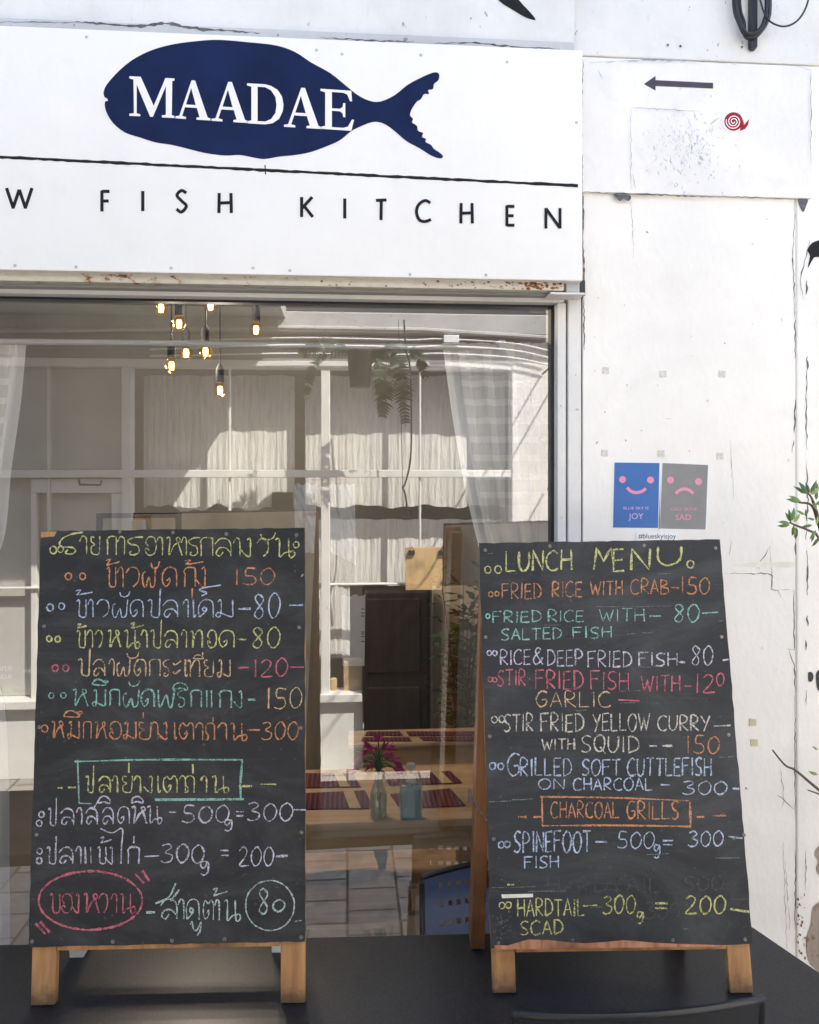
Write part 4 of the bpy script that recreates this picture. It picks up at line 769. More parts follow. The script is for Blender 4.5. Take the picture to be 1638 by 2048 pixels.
def folding_chair(o, rz, top, label, backmat, w=.42, arc=-.018, roll=0):
    """perforated metal folding chair; its back is at local y=0, the seat lies towards -y"""
    root = thing('folding_chair', o, label, 'chair', 'perforated metal folding chairs')
    rot = Matrix.Rotation(rz, 3, 'Z')
    def L(x, y, z): return Vector(o) + rot @ Vector((x, y, z))
    nx, nz = 15, 9; bx0, bx1, bz0, bz1 = -w / 2, w / 2, top - .17, top
    mb = MB(); idx = {}
    xs, zs = [bx0], [bz0]
    for i in range(int((w - .075) / .02)): a = bx0 + .038 + .02 * i; xs += [a, a + .0105]
    xs.append(bx1)
    for i in range(3): a = bz1 - .125 + .04 * i; zs += [a, a + .0115]
    zs.append(bz1)
    def cur(x, z):
        k = (x / (w / 2)); return .026 * (1 - k * k) + .12 * (z - bz0) , z + (arc * k * k + roll * x if z >= bz1 - .001 else 0)
    for i, x in enumerate(xs):
        for j, z in enumerate(zs):
            y, zz = cur(x, z); idx[i, j] = len(mb.v); mb.v.append(L(x, y, zz))
    for i in range(len(xs) - 1):
        for j in range(len(zs) - 1):
            if i % 2 == 1 and j % 2 == 1: continue
            mb.f.append((idx[i, j], idx[i + 1, j], idx[i + 1, j + 1], idx[i, j + 1]))
    bk = mb.build('backrest', backmat, root); so_ = bk.modifiers.new('thick', 'SOLIDIFY'); so_.thickness = .004; so_.offset = 0
    e = MB(); rim = [(bx0, bz0 + (bz1 - bz0) * k / 6) for k in range(7)] + [(bx0 + w * k / 14, bz1) for k in range(1, 14)] + [(bx1, bz1 - (bz1 - bz0) * k / 6) for k in range(7)]
    e.tube([L(x, *cur(x, z)) for x, z in rim], .0065, 8); e.build('back_frame', M['chairblack'], root)
    s = MB(); s.box((0, 0, 0), (0, 0, 0)); s = MB()
    q = [L(x, y, .44) for x, y in ((-.19, -.06), (.19, -.06), (.19, -.42), (.13, -.44), (-.13, -.44), (-.19, -.42))]; s.prism(q, Vector((0, 0, 1)), .018); s.build('seat', backmat, root, .006)
    for sx in (-1, 1):
        l = MB(); l.tube([L(sx * (w / 2 + .004), .0, bz0 + .02), L(sx * (w / 2 + .004), -.06, .5), L(sx * (w / 2 + .004), -.36, .01)], .010, 8); l.build('leg', M['chairblack'], root)
        l = MB(); l.tube([L(sx * .175, -.36, .44), L(sx * .175, -.02, .01)], .009, 8); l.build('leg', M['chairblack'], root)
    return root
pa = P(845, 1765, -.11); xw = pa.x + .21
folding_chair((xw, -.115, 0), 0, P(1000, 1735, -.10).z, 'blue grey folding chair tucked between the table and the window', M['chairblue'])
dn = 1.27
tl_ = CAM + ray(1270, 1988) * dn
folding_chair((tl_.x, tl_.y, 0), math.pi - .06, tl_.z - .002, 'black folding chair in front of the table, only its top rail in view', M['chairblack'], .395, -.004, -.05)

# ------------------------------------------------------------------ inside: rod, curtains, lamps
rd = thing('curtain_rod', P(500, 690, .06), 'thin white curtain rod across the top of the window', 'curtain rod')
p = MB(); p.tube([P(-200, 681, .06), P(300, 686.5, .06), P(700, 693, .06), P(1000, 694.5, .06)], .0075, 10); p.build('tube', M['rod'], rd)
p = MB(); a = P(1000, 693, .06); p.box((a.x - .008, .03, a.z - .012), (a.x + .008, .075, a.z + .012)); p.build('rod_clip', M['plastic'], rd, .002)
def curtain(name, left, right, ztop, label, folds, hem_left, Y=.085, nu=90, nv=60):
    """left/right edges as photo pixels from the top down"""
    L_ = smooth_pts(left, 10); R_ = smooth_pts(right, 10)
    mb = MB(); uvs = []; z0 = P(*L_[0], Y).z
    for j in range(nv + 1):
        f = j / nv; a = L_[min(len(L_) - 1, int(f * (len(L_) - 1) + .5))]; b = R_[min(len(R_) - 1, int(f * (len(R_) - 1) + .5))]
        pa, pb = P(*a, Y), P(*b, Y); wid = abs(pb.x - pa.x)
        for i in range(nu + 1):
            k = i / nu; q = pa.lerp(pb, k)
            amp = min(.016, .05 * wid + .004) * (1.0 if j else .5)
            q.y += amp * math.sin(folds * 6.283 * k + .5 * math.sin(3 * f)) + .004 * math.sin(folds * 2.7 * 6.283 * k + 1 + 2 * f)
            mb.v.append(q); d = k if hem_left else 1 - k
            uvs.append((d * max(wid, .2), z0 - q.z + (0 if j else 0)))
    n_ = nu + 1
    mb.f = [(j * n_ + i, j * n_ + i + 1, (j + 1) * n_ + i + 1, (j + 1) * n_ + i) for j in range(nv) for i in range(nu)]; mb.sm = True
    o = mb.build(name, M['sheer']); uvl = o.data.uv_layers.new(name='UVMap')
    for lp in o.data.loops: uvl.data[lp.index].uv = uvs[lp.vertex_index]
    return tag(o, label, 'curtain', 'sheer white window curtains')
curtain('curtain', [(885, 686), (898, 780), (912, 870), (930, 970), (955, 1080), (985, 1190), (1020, 1300)], [(1104, 686), (1104, 780), (1104, 870), (1104, 970), (1104, 1080), (1104, 1190), (1104, 1300)], 0, 'sheer white banded curtain tied back at the right of the window', 5, True)
curtain('curtain', [(-260, 674), (-260, 850), (-260, 1020), (-260, 1180), (-260, 1400), (-260, 1880)], [(52, 680), (40, 800), (20, 940), (2, 1090), (-60, 1190), (-100, 1260)], 0, 'sheer white banded curtain at the left edge of the window', 6, False)
curtain('curtain', [(-260, 1270), (-260, 1500), (-260, 1900)], [(-40, 1275), (4, 1400), (14, 1560), (16, 1760), (18, 1890)], 0, 'lower tail of the white curtain at the left edge, below its tie', 4, False)

bulbs = [((322, 617), 1.25, 'top left bulb of the pendant cluster'), ((358, 648), 1.10, 'bulb just below and right of the top left one'), ((421, 612), 1.20, 'top bulb cut off by the window head'), ((411, 704), 1.15, 'bulb right of the rod crossing, beside the longest cord'),
         ((372, 707), 1.35, 'small one just under the curtain rod, mid cluster'), ((343, 732), 1.05, 'lowest bulb on the left of the cluster'), ((512, 660), 1.30, 'bulb hanging alone to the right of the cluster'), ((440, 781), 1.15, 'lowest bulb of all on the longest cord')]
for (px, py), Y, l in bulbs:
    c = P(px, py, Y); k = (Y + 1.85) / F; r = 13 * k
    lamp = thing('pendant_bulb', c, 'glowing amber filament bulb, ' + l, 'pendant lamp', 'filament bulbs hanging behind the window')
    b = MB(); b.lathe(c, [(.001, -1.12 * r), (.45 * r, -1.0 * r), (.82 * r, -.6 * r), (r, -.05 * r), (.9 * r, .45 * r), (.6 * r, .95 * r), (.48 * r, 1.35 * r)], 18); b.build('bulb', M['bulbglass'], lamp)
    f_ = MB()
    for j in range(5):
        a = j * 1.256; f_.tube([c + Vector((.20 * r * math.cos(a), .20 * r * math.sin(a), -.55 * r)), c + Vector((.34 * r * math.cos(a), .34 * r * math.sin(a), .1 * r)), c + Vector((.20 * r * math.cos(a), .20 * r * math.sin(a), .6 * r))], (.11 * r), 6)
    f_.build('filament', M['filament'], lamp)
    s = MB(); s.lathe(c, [(.55 * r, 1.25 * r), (.62 * r, 1.4 * r), (.62 * r, 3.2 * r), (.3 * r, 3.9 * r), (.1 * r, 4.1 * r)], 16); s.build('socket', M['matblack'], lamp)
    cdz = MB(); cdz.tube([c + Vector((0, 0, 4 * r)), Vector((c.x, c.y, 2.618))], .0028, 6); cdz.build('cord', M['matblack'], lamp)
    pl_ = bpy.data.lights.new('bulb_light', 'POINT'); pl_.energy = 2.4; pl_.color = (1, .84, .66); pl_.shadow_soft_size = r * .5
    po = bpy.data.objects.new('bulb_light', pl_); COL.objects.link(po); po.location = Vector((0, 0, -1.6 * r)); po.parent = lamp
print('curtains ok')

# ------------------------------------------------------------------ inside: tables, seats, cabinet, plant
def plank_table(name, fy, by, py_f, py_b, x0, x1, label, thick=.03, apron=.045):
    z = .74; yf, yb = T(770, py_f, z).y, T(770, py_b, z).y
    o = thing(name, ((x0 + x1) / 2, (yf + yb) / 2, 0), label, 'table', 'wooden dining tables inside')
    p = MB(); p.box((x0, yf, z - thick), (x1, yb, z)); p.build('tabletop', M['tan'], o, .010)
    p = MB(); p.box((x0 + .05, yf + .03, z - thick - apron - .02), (x1 - .05, yf + .05, z - thick - .0005)); p.box((x0 + .05, yb - .05, z - thick - apron - .02), (x1 - .05, yb - .03, z - thick - .0005)); p.build('apron', M['tan'], o, .002)
    for x in (x0 + .07, x1 - .07):
        for y in (yf + .075, yb - .075):
            l = MB(); l.lathe((x, y, .005), [(.016, 0), (.026, z - thick - .006)], 14); l.build('leg', M['tan'], o)
    return o, yf, yb
t1, y1f, y1b = plank_table('dining_table', 0, 0, 1642, 1533, P(480, 1640, .3).x, P(1010, 1640, .3).x, 'wooden dining table just inside the window, set with placemats')
t2, y2f, y2b = plank_table('dining_table', 0, 0, 1487, 1458, P(697, 1487, .92).x, P(1150, 1487, .92).x, 'second wooden table behind, in front of the dark cabinet', .02, .05)
def placemat(quad, label, z=.741, cream=None):
    o = thing('placemat', T(*quad[3], z), label, 'placemat', 'striped red placemats')
    q = [T(*p, z) for p in quad]; m_ = MB(); m_.prism([q[3], q[2], q[1], q[0]], Vector((0, 0, 1)), .003); m_.build('weave', M['mat'], o, .001)
    if cream:
        a, b = cream; zz = Vector((0, 0, .0034))
        c = MB(); c.prism([q[3].lerp(q[2], a) + zz, q[3].lerp(q[2], b) + zz, q[0].lerp(q[1], b) + zz, q[0].lerp(q[1], a) + zz], Vector((0, 0, 1)), .0006); c.build('cream_band', M['matcream'], o)
placemat([(560, 1548), (706, 1548), (722, 1575), (560, 1577)], 'red striped placemat at the far left of the front table', cream=(.74, .86))
placemat([(560, 1590), (730, 1582), (748, 1618), (560, 1620)], 'red striped placemat at the near left beside the flower bottle', cream=(.74, .86))
placemat([(765, 1552), (900, 1543), (925, 1567), (780, 1572)], 'red striped placemat behind the sanitizer bottle', cream=(.72, .86))
placemat([(780, 1590), (900, 1578), (932, 1612), (800, 1618)], 'red striped placemat to the right of the sanitizer bottle')
placemat([(735, 1464), (800, 1464), (806, 1472), (730, 1472)], 'thin far left placemat on the second table')
placemat([(812, 1464), (960, 1464), (965, 1472), (818, 1472)], 'far right placemat on the second table')
placemat([(725, 1476), (818, 1476), (824, 1483), (722, 1483)], 'near left placemat on the second table')
placemat([(838, 1475), (975, 1474), (980, 1482), (846, 1482)], 'near right placemat on the second table')

# flower bottle
vb = T(757, 1633, .741); kf = (vb - CAM).dot(_f) / F
va = thing('flower_vase', vb, 'clear glass bottle holding magenta flowers on the front table', 'vase')
p = MB(); p.lathe(vb, [(.8 * 17 * kf, 0), (17 * kf, 3 * kf), (17 * kf, 45 * kf), (13 * kf, 58 * kf), (8 * kf, 70 * kf), (7 * kf, 88 * kf), (8.5 * kf, 91 * kf)], 24); p.build('bottle', M['bottle'], va)
p = MB(); p.lathe(vb, [(.7 * 17 * kf, 2 * kf), (16 * kf, 4 * kf), (16 * kf, 42 * kf)], 20); p.build('water', M['water'], va)
fl_ = thing('flower_bunch', vb + Vector((0, 0, 90 * kf)), 'bunch of magenta trumpet flowers standing in the glass bottle', 'flowers')
stm = MB(); pet = MB(); lv = MB()
rr = random.Random(3)
tips = [(-12, 140, 0), (-22, 130, 0), (14, 132, 0), (22, 120, 1), (-30, 112, 0), (-6, 124, 1), (26, 100, 0), (8, 118, 1), (0, 150, 1), (-26, 118, 0), (-34, 105, 0), (30, 112, 1), (36, 92, 1), (-15, 126, 0), (12, 122, 0), (-38, 96, 1), (20, 78, 1), (5, 135, 0), (-8, 112, 0)]
for dx, dz, tr_ in tips:
    yj = rr.uniform(-12, 12)
    top = vb + _r * (dx * kf) + _f * (yj * kf) + Vector((0, 0, dz * kf))
    mid = vb + _r * (dx * .35 * kf) + Vector((0, 0, (dz * .6 + 45) * kf))
    q = smooth_pts([tuple(vb + Vector((rr.uniform(-3, 3) * kf, 0, 8 * kf))), tuple(vb + Vector((0, 0, 80 * kf))), tuple(mid), tuple(top)], 5); stm.tube(q, 1.3 * kf, 5)
    d = (Vector(q[-1]) - Vector(q[-3])).normalized()
    if abs(dx) > 15: d = (d + _r * (.6 if dx > 0 else -.6) + Vector((0, 0, -.5))).normalized()
    for j in range(6):
        a = j / 6 * 6.283; sd = d.cross(Vector((.2, .5, .8))).normalized(); sd = Matrix.Rotation(a, 3, d) @ sd; sd2 = d.cross(sd)
        l = 22 * kf * rr.uniform(.7, 1.2)
        pet.add([top - sd2 * 1 * kf, top + sd2 * 1 * kf, top + d * l * .6 + sd * l * .22 + sd2 * 3.6 * kf, top + d * l + sd * l * .55, top + d * l * .6 + sd * l * .22 - sd2 * 3.6 * kf], [(0, 1, 2, 3, 4)])
stm.build('stem', M['greenstem'], fl_); pet.build('petals', M['petal'], fl_)
for k in range(9):
    a = rr.uniform(0, 6.28); z0 = rr.uniform(20, 70); c = vb + Vector((rr.uniform(-6, 6) * kf, rr.uniform(-6, 6) * kf, z0 * kf)); d = Vector((math.cos(a) * .4, math.sin(a) * .4, .8)).normalized(); s_ = d.cross(Vector((math.sin(a), math.cos(a), .2))).normalized()
    lv.add([c, c + d * 9 * kf + s_ * 3.5 * kf, c + d * 22 * kf, c + d * 9 * kf - s_ * 3.5 * kf], [(0, 1, 2, 3)])
lv.build('leaf', M['leaf'], fl_)
# sanitizer
hb = T(822, 1636, .741); kf = (hb - CAM).dot(_f) / F
hs = thing('sanitizer_bottle', hb, 'square clear pump bottle of blue hand gel on the front table', 'pump bottle')
def rbox(c, w_, d_, h_, z0): 
    m_ = MB(); m_.obox(c, _r, Vector((0, 0, 1)), -_f, (-w_ / 2, z0, -d_ / 2), (w_ / 2, z0 + h_, d_ / 2)); return m_
rbox(hb, 46 * kf, 26 * kf, 73 * kf, 0).build('bottle', M['bottle'], hs, 5 * kf)
rbox(hb, 42 * kf, 22 * kf, 60 * kf, 3 * kf).build('gel', M['gel'], hs, 4 * kf)
p = MB(); p.lathe(hb + Vector((0, 0, 73 * kf)), [(10.5 * kf, 0), (10.5 * kf, 9 * kf), (9 * kf, 10 * kf), (8 * kf, 15 * kf), (3 * kf, 16 * kf), (3 * kf, 30 * kf)], 20); p.lathe(hb + Vector((0, 0, 101 * kf)), [(9 * kf, 0), (10 * kf, 3 * kf), (8 * kf, 8 * kf), (3 * kf, 9.5 * kf)], 20); p.build('pump', M['pump'], hs)
p = MB(); p.lathe(hb + Vector((0, 0, 5 * kf)), [(2.4 * kf, 0), (2.4 * kf, 40 * kf), (4.5 * kf, 41 * kf), (4.5 * kf, 64 * kf)], 12); p.build('dip_tube', M['tube'], hs)

# wooden chairs inside
def wood_chair(px, py, z, w_, d_, rz, label, back=True):
    c = T(px, py, z); o = thing('wooden_stool', (c.x, c.y, 0), label, 'stool', 'light wooden seats inside'); rot = Matrix.Rotation(rz, 3, 'Z')
    def L(x, y, zz): return Vector((c.x, c.y, 0)) + rot @ Vector((x, y, zz))
    s = MB(); k = 28; s.prism([L(w_ / 2 * math.copysign(abs(math.cos(a * 6.283 / k)) ** .6, math.cos(a * 6.283 / k)), d_ / 2 * math.copysign(abs(math.sin(a * 6.283 / k)) ** .6, math.sin(a * 6.283 / k)), z - .018) for a in range(k)], Vector((0, 0, 1)), .018)
    s.build('seat', M['tan'], o, .006)
    for x, y in ((-1, -1), (1, -1), (1, 1), (-1, 1)):
        l = MB(); l.tube([L(x * w_ * .36, y * d_ * .36, z - .02), L(x * w_ * .44, y * d_ * .46, .008)], [.016, .011], 10); l.build('leg', M['tan'], o)
    if back:
        for x in (-1, 1):
            l = MB(); l.tube([L(x * w_ * .38, d_ * .42, z - .03), L(x * w_ * .42, d_ * .55, z + .36)], [.015, .011], 10); l.build('back_post', M['tan'], o)
        l = MB(); q = [L(w_ * .46 * a / 6, d_ * (.56 + .05 * (1 - (a / 6) ** 2)), z + .30) for a in range(-6, 7)]
        for i in range(12): l.beam(q[i], q[i + 1], Vector((0, 0, .045)), rot @ Vector((0, .008, 0)))
        l.build('backrest', M['tan'], o)
wood_chair(868, 1704, .45, .40, .38, .1, 'rounded wooden seat under the front table, right side', False)
wood_chair(655, 1712, .45, .40, .38, -.1, 'rounded wooden seat under the front table, left side', False)
wood_chair(700, 1790, .45, .36, .30, 0, 'nearest low wooden seat at the window, in front of the table legs', False)
wood_chair(870, 1535, .50, .40, .36, 0, 'wooden seat between the front table and the second table', False)
bgp = T(758, 1745, .30); p = MB(); p.obox(bgp, _r, Vector((0, 0, 1)), -_f, (-.075, -.06, -.12), (.075, .05, .08))
tag(p.build('black_bag', M['stoolblack'], None, .015), 'black bag lying under the front table between the chairs', 'bag')
# cabinet
cbx0, cbx1, cy0 = P(726, 1300, 1.75).x, P(862, 1300, 1.75).x, 1.75
cbn = thing('dark_cabinet', ((cbx0 + cbx1) / 2, cy0, 0), 'tall dark brown panelled cabinet behind the second table', 'cabinet')
zc = P(790, 1178, 1.75).z
p = MB(); p.box((cbx0, cy0, 0), (cbx1, cy0 + .18, zc)); p.build('body', M['darkwood'], cbn, .02)
p = MB(); p.box((cbx0 + .015, cy0 - .014, P(790, 1345, cy0).z), (cbx1 - .05, cy0 - .0005, zc - .04)); p.build('upper_door', M['darkwood'], cbn, .008)
p = MB(); p.box((cbx0 + .015, cy0 - .014, .1), (cbx1 - .05, cy0 - .0005, P(790, 1372, cy0).z)); p.build('lower_door', M['darkwood'], cbn, .008)
# indoor plant
def leafy(name, base, spread, height, nst, nlv, lsize, mats, label, cat, seed, lean=Vector((0, 0, 0)), group=None, zlow=.15):
    o = thing(name, base, label, cat, group); r_ = random.Random(seed); sm_ = MB(); lf = MB()
    for s in range(nst):
        a = r_.uniform(0, 6.283); e = Vector((math.cos(a) * spread * r_.uniform(.2, 1), math.sin(a) * spread * .7 * r_.uniform(.2, 1), height * r_.uniform(.55, 1))) + lean * r_.uniform(.4, 1)
        q = [Vector(base) + Vector((e.x * t_ ** 1.6, e.y * t_ ** 1.6, e.z * t_)) for t_ in (0, .25, .5, .75, 1)]; q = [Vector(x) for x in smooth_pts([tuple(x) for x in q], 4)]
        sm_.tube(q, [.006 * (1 - .8 * i / len(q)) for i in range(len(q))], 5)
        for k in range(nlv):
            f = zlow + (1 - zlow) * r_.random(); i = min(len(q) - 2, int(f * (len(q) - 1))); c = q[i].lerp(q[i + 1], r_.random())
            b = r_.uniform(0, 6.283); d = Vector((math.cos(b), math.sin(b), r_.uniform(-.3, .7))).normalized(); side = d.cross(Vector((r_.uniform(-.4, .4), r_.uniform(-.4, .4), 1))).normalized(); up_ = side.cross(d)
            l = lsize * r_.uniform(.6, 1.2); c = c + d * l * .25
            lf.add([c, c + d * l * .35 + side * l * .2 - up_ * l * .03, c + d * l * .75 + side * l * .13, c + d * l - up_ * l * .12, c + d * l * .75 - side * l * .13, c + d * l * .35 - side * l * .2 - up_ * l * .03, c + d * l * .5 + up_ * l * .05],
                   [(0, 1, 6), (1, 2, 6), (2, 3, 6), (3, 4, 6), (4, 5, 6), (5, 0, 6)])
    sm_.build('stem', M['stem'], o); lf.build('leaf', mats, o); return o
pb = P(915, 1500, 1.45); leafy('indoor_plant', (pb.x + .02, 1.45, .25), .20, P(905, 1120, 1.45).z - .2, 11, 60, .075, M['leafdark'], 'leafy green indoor plant against the beige wall behind the second table', 'plant', 5, Vector((0, 0, 0)))
po_ = MB(); po_.lathe((pb.x + .02, 1.45, .005), [(.09, 0), (.12, .25), (.125, .26), (.11, .262)], 20); tag(po_.build('plant_pot', M['stoolblack']), 'dark pot holding the indoor plant behind the second table', 'pot')
# papers hanging just inside the glass
def paper(quad, Y, label, name='hanging_paper', crumple=.004, rows=10, mtl='paper', text=None):
    mb = MB(); q = [P(x, y, Y) for x, y in quad]; nu = 8; r_ = random.Random(len(label))
    for j in range(rows + 1):
        for i in range(nu + 1):
            p = q[0].lerp(q[1], i / nu).lerp(q[3].lerp(q[2], i / nu), j / rows); p.y += r_.uniform(-crumple, crumple)
            if j == 0: p.z += .004 * math.sin(i * 1.7)
            mb.v.append(p)
    n_ = nu + 1; mb.f = [(j * n_ + i, j * n_ + i + 1, (j + 1) * n_ + i + 1, (j + 1) * n_ + i) for j in range(rows) for i in range(nu)]
    o = mb.build(name, M[mtl]); s = o.modifiers.new('thick', 'SOLIDIFY'); s.thickness = .0006; tag(o, label, 'paper', 'papers hanging in the window'); return o
paper([(589, 968), (634, 968), (628, 1106), (590, 1104)], .35, 'narrow crumpled white paper left of the window mullion')
paper([(661, 968), (709, 968), (712, 1130), (661, 1104)], .35, 'wider creased white paper right of the window mullion')
bp = paper([(682, 1192), (731, 1190), (729, 1332), (685, 1332)], .5, 'plain pale paper sheet left of the dark cabinet', crumple=.0008)
cut = MB()
for k, y in enumerate((1218, 1226, 1232, 1264, 1268, 1273, 1283)): cut.ribbon([P(722, y, .498), P(729, y, .498)], FRONT, .0012)
ct = cut.build('print_line', M['ink'], bp)
lt = thing('window_lettering', P(650, 965, .34), 'small dark word lettering above the hanging papers', 'lettering')
text_mesh('word', 'love', 625, 648, 962, 7, .34, M['ink'], lt); text_mesh('word', 'ill', 664, 673, 962, 7, .34, M['ink'], lt)
pf = MB(); YF = 1.2; a0, a1 = P(194, 1027, YF), P(361, 1120, YF)
for A_, B_ in (((194, 1027), (362, 1037)), ((194, 1037), (204, 1150)), ((352, 1037), (362, 1150)), ((204, 1140), (352, 1150))):
    pf.box((P(A_[0], 0, YF).x, YF - .01, P(0, B_[1], YF).z), (P(B_[0], 0, YF).x, YF + .01, P(0, A_[1], YF).z))
tag(pf.build('picture_frame', M['ink']), 'black picture frame seen above the left menu board', 'picture frame')
print('interior ok')

# ------------------------------------------------------------------ the building across the alley (seen in the glass)
opp = thing('opposite_building', (0, -2.8, 0), 'white framed sunlit building across the alley, seen in the glass', 'building')
YO = -2.65
def ob(mb, x0, y0, x1, y1, front=0.0, back=.08):       # rectangle in photo pixels, as a box; front = how far it stands out
    a, b = V(x0, y0), V(x1, y1); return mb.box((a.x, YO - back, b.z), (b.x, YO + front, a.z))
def zV(py): return V(600, py).z
def xV(px): return V(px, 940).x
XLo, XRo = -4.5, 5.0
fr = MB()
for x0, x1 in ((245, 264), (642, 660)): fr.box((xV(x0), YO - .06, zV(1400)), (xV(x1), YO + .02, zV(738)))
fr.box((XLo, YO - .06, zV(738)), (xV(1022), YO + .025, zV(722))); fr.box((XLo, YO - .055, zV(955)), (xV(1022), YO + .024, zV(940)))
fr.box((XLo, YO - .1, zV(1402)), (xV(724), YO + .05, zV(1386)))
for x in (97, 459, 840): fr.box((xV(x) - .006, YO - .03, zV(1388)), (xV(x) + .006, YO + .008, zV(738)))
fr.box((XLo, YO - .03, zV(1172)), (xV(1022), YO + .006, zV(1168)))
fr.box((xV(-160), YO - .06, zV(1400)), (xV(-140), YO + .02, zV(738)))
ofr = fr.build('window_frame', M['opp_white'], opp, .004)
lf_ = MB()                                         # pale door leaf in the left bay
lf_.box((xV(60), YO - .05, zV(985)), (xV(244), YO - .01, zV(957))); lf_.box((xV(222), YO - .05, zV(1388)), (xV(244), YO - .01, zV(986))); lf_.box((xV(60), YO - .05, zV(1388)), (xV(72), YO - .01, zV(986)))
lf_.build('door_leaf', M['opp_white'], opp, .003)
hd = MB(); hd.tube([V(158, 960, 2.62), V(159, 969, 2.58), V(201, 970, 2.58), V(203, 962, 2.62)], .006, 6); hd.build('handle', M['zinc'], opp)
pn = MB(); pn.box((XLo, YO - .08, 0), (xV(725), YO, zV(1402) - .002)); pn.build('lower_wall', M['opp_white'], opp)
pr = MB(); pr.box((xV(1022), YO - .08, 0), (XRo, YO + .03, zV(722))); pr.build('post', M['opp_white'], opp, .004)
bmw = MB(); bmw.box((XLo, YO - .1, zV(721) + .001), (XRo, YO - .04, zV(668))); bmw.build('recess', M['opp_grey'], opp)
bmw = MB(); bmw.box((XLo, YO - .1, zV(666)), (XRo, YO + .05, zV(626))); bmw.build('beam', M['opp_beam'], opp, .006)
bmw = MB(); bmw.box((XLo, YO - .1, zV(625)), (XRo, YO - .02, zV(590))); bmw.build('eave_recess', M['opp_roof'], opp)
bmw = MB(); bmw.box((XLo, YO - .1, zV(589)), (XRo, YO - .01, 3.7)); bmw.build('upper_wall', M['opp_white'], opp)
can = MB(); can.box((XLo, YO - .018, zV(640)), (V(572, 640).x, YO + .86, zV(640) + .07)); can.build('canopy', M['opp_beam'], opp)
rmk = MB(); rmk.box((XLo, YO - .9, 0), (XRo, YO - .85, 2.6)); rmk.build('room_wall', M['opp_dark'], opp)
# linen curtains behind the panes
def linen(x0, x1, ytop, ybot, dy, scal, hem, label):
    mb = MB(); nu, nv = int((x1 - x0) / 3), 10; r_ = random.Random(int(x0 + ytop)); ph = r_.uniform(0, 6)
    for j in range(nv + 1):
        for i in range(nu + 1):
            x = x0 + (x1 - x0) * i / nu
            yt = ytop + scal * (1 - abs(math.sin(x / 62 * 3.1416 + ph))); yb = ybot + hem * math.sin(x * .05 + ph) + hem * .5 * math.sin(x * .13)
            p = V(x, yt + (yb - yt) * j / nv); p.y = YO - dy + .0035 * math.sin(x * .11 + ph) + .002 * math.sin(x * .47 + j * .25) + r_.uniform(-.0012, .0012); mb.v.append(p)
    n_ = nu + 1; mb.f = [(j * n_ + i, j * n_ + i + 1, (j + 1) * n_ + i + 1, (j + 1) * n_ + i) for j in range(nv) for i in range(nu)]
    mb.sm = True; tag(mb.build('linen_curtain', M['linen']), label, 'curtain', 'crinkled linen curtains across the alley')
bd_ = MB(); bd_.box((xV(-200), YO - .10, zV(1385)), (xV(244.5), YO - .065, zV(738.5))); bd_.build('closed_panel', M['opp_panel'], opp)
linen(270, 585, 742, 1020, .19, 3, 7, 'linen curtain with a wavy hem in the middle bay across the alley')
linen(606, 1024, 742, 1016, .20, 3, 3, 'linen curtain in the right bay across the alley, upper tier')
linen(285, 560, 1046, 1385, .22, 6, 2, 'lower tier linen curtain in the middle bay across the alley')
linen(600, 1018, 1042, 1180, .21, 3, 2, 'lower tier linen curtain in the right bay across the alley')
linen(600, 700, 1180, 1330, .22, 0, 2, 'short linen curtain under the right bay across the alley')
# things on and before the opposite building
dk = MB(); dk.box((xV(540), YO - .17, zV(1300)), (xV(582), YO - .12, zV(986))); tag(dk.build('dark_board', M['indark']), 'dark upright board behind the middle pane across the alley', 'board')
for x0, x1, l in ((811, 895, 'oak clipboard menu with two black clips, hung before the window across the alley'),):
    o = thing('clipboard', V(850, 1180, 2.6), l, 'clipboard'); p = MB(); a, b = V(x0, 1095, 2.6), V(x1, 1182, 2.6); p.box((a.x, -2.61, b.z), (b.x, -2.60, a.z)); p.build('board', M['board_oak'], o, .002)
    for x in (823, 884):
        c = MB(); q = V(x, 1103, 2.6); c.box((q.x - .018, -2.599, q.z - .02), (q.x + .018, -2.585, q.z + .006)); c.tube([q + Vector((-.012, .02, .006)), q + Vector((0, .02, .03)), q + Vector((.012, .02, .006))], .003, 6); c.build('clip', M['ink'], o, .002)
sd = MB(); a, b = V(728, 1181, 2.6), V(955, 1640, 2.6)
sd.box((a.x, -2.612, .0), (b.x + .25, -2.585, a.z)); tag(sd.build('standing_board', M['matblack'], None, .02), 'dark board with rounded corners standing across the alley', 'board')
# pots, jars on the sill
for x, y0, y1, w_, l in ((618, 1342, 1386, 7, 'woven jar at the left on the sill across the alley'), (646, 1342, 1386, 8, 'woven jar beside the mullion on the sill across the alley'), (667, 1358, 1386, 7, 'small stacked tin on the sill across the alley')):
    p = MB(); c = V(x, y1, 2.7); k = 4.55 / F; p.lathe(c, [(w_ * k, 0), (w_ * k, (y1 - y0) * k), (w_ * .7 * k, (y1 - y0 + 2) * k)], 14); tag(p.build('jar', M['matcream']), l, 'jar', 'jars on the sill across the alley')
bx = MB(); a, b = V(687, 1322, 2.7), V(724, 1387, 2.7); bx.box((a.x, -2.78, b.z), (b.x, -2.68, a.z)); tag(bx.build('wooden_crate', M['tan'], None, .004), 'small oak crate on the sill across the alley', 'crate')
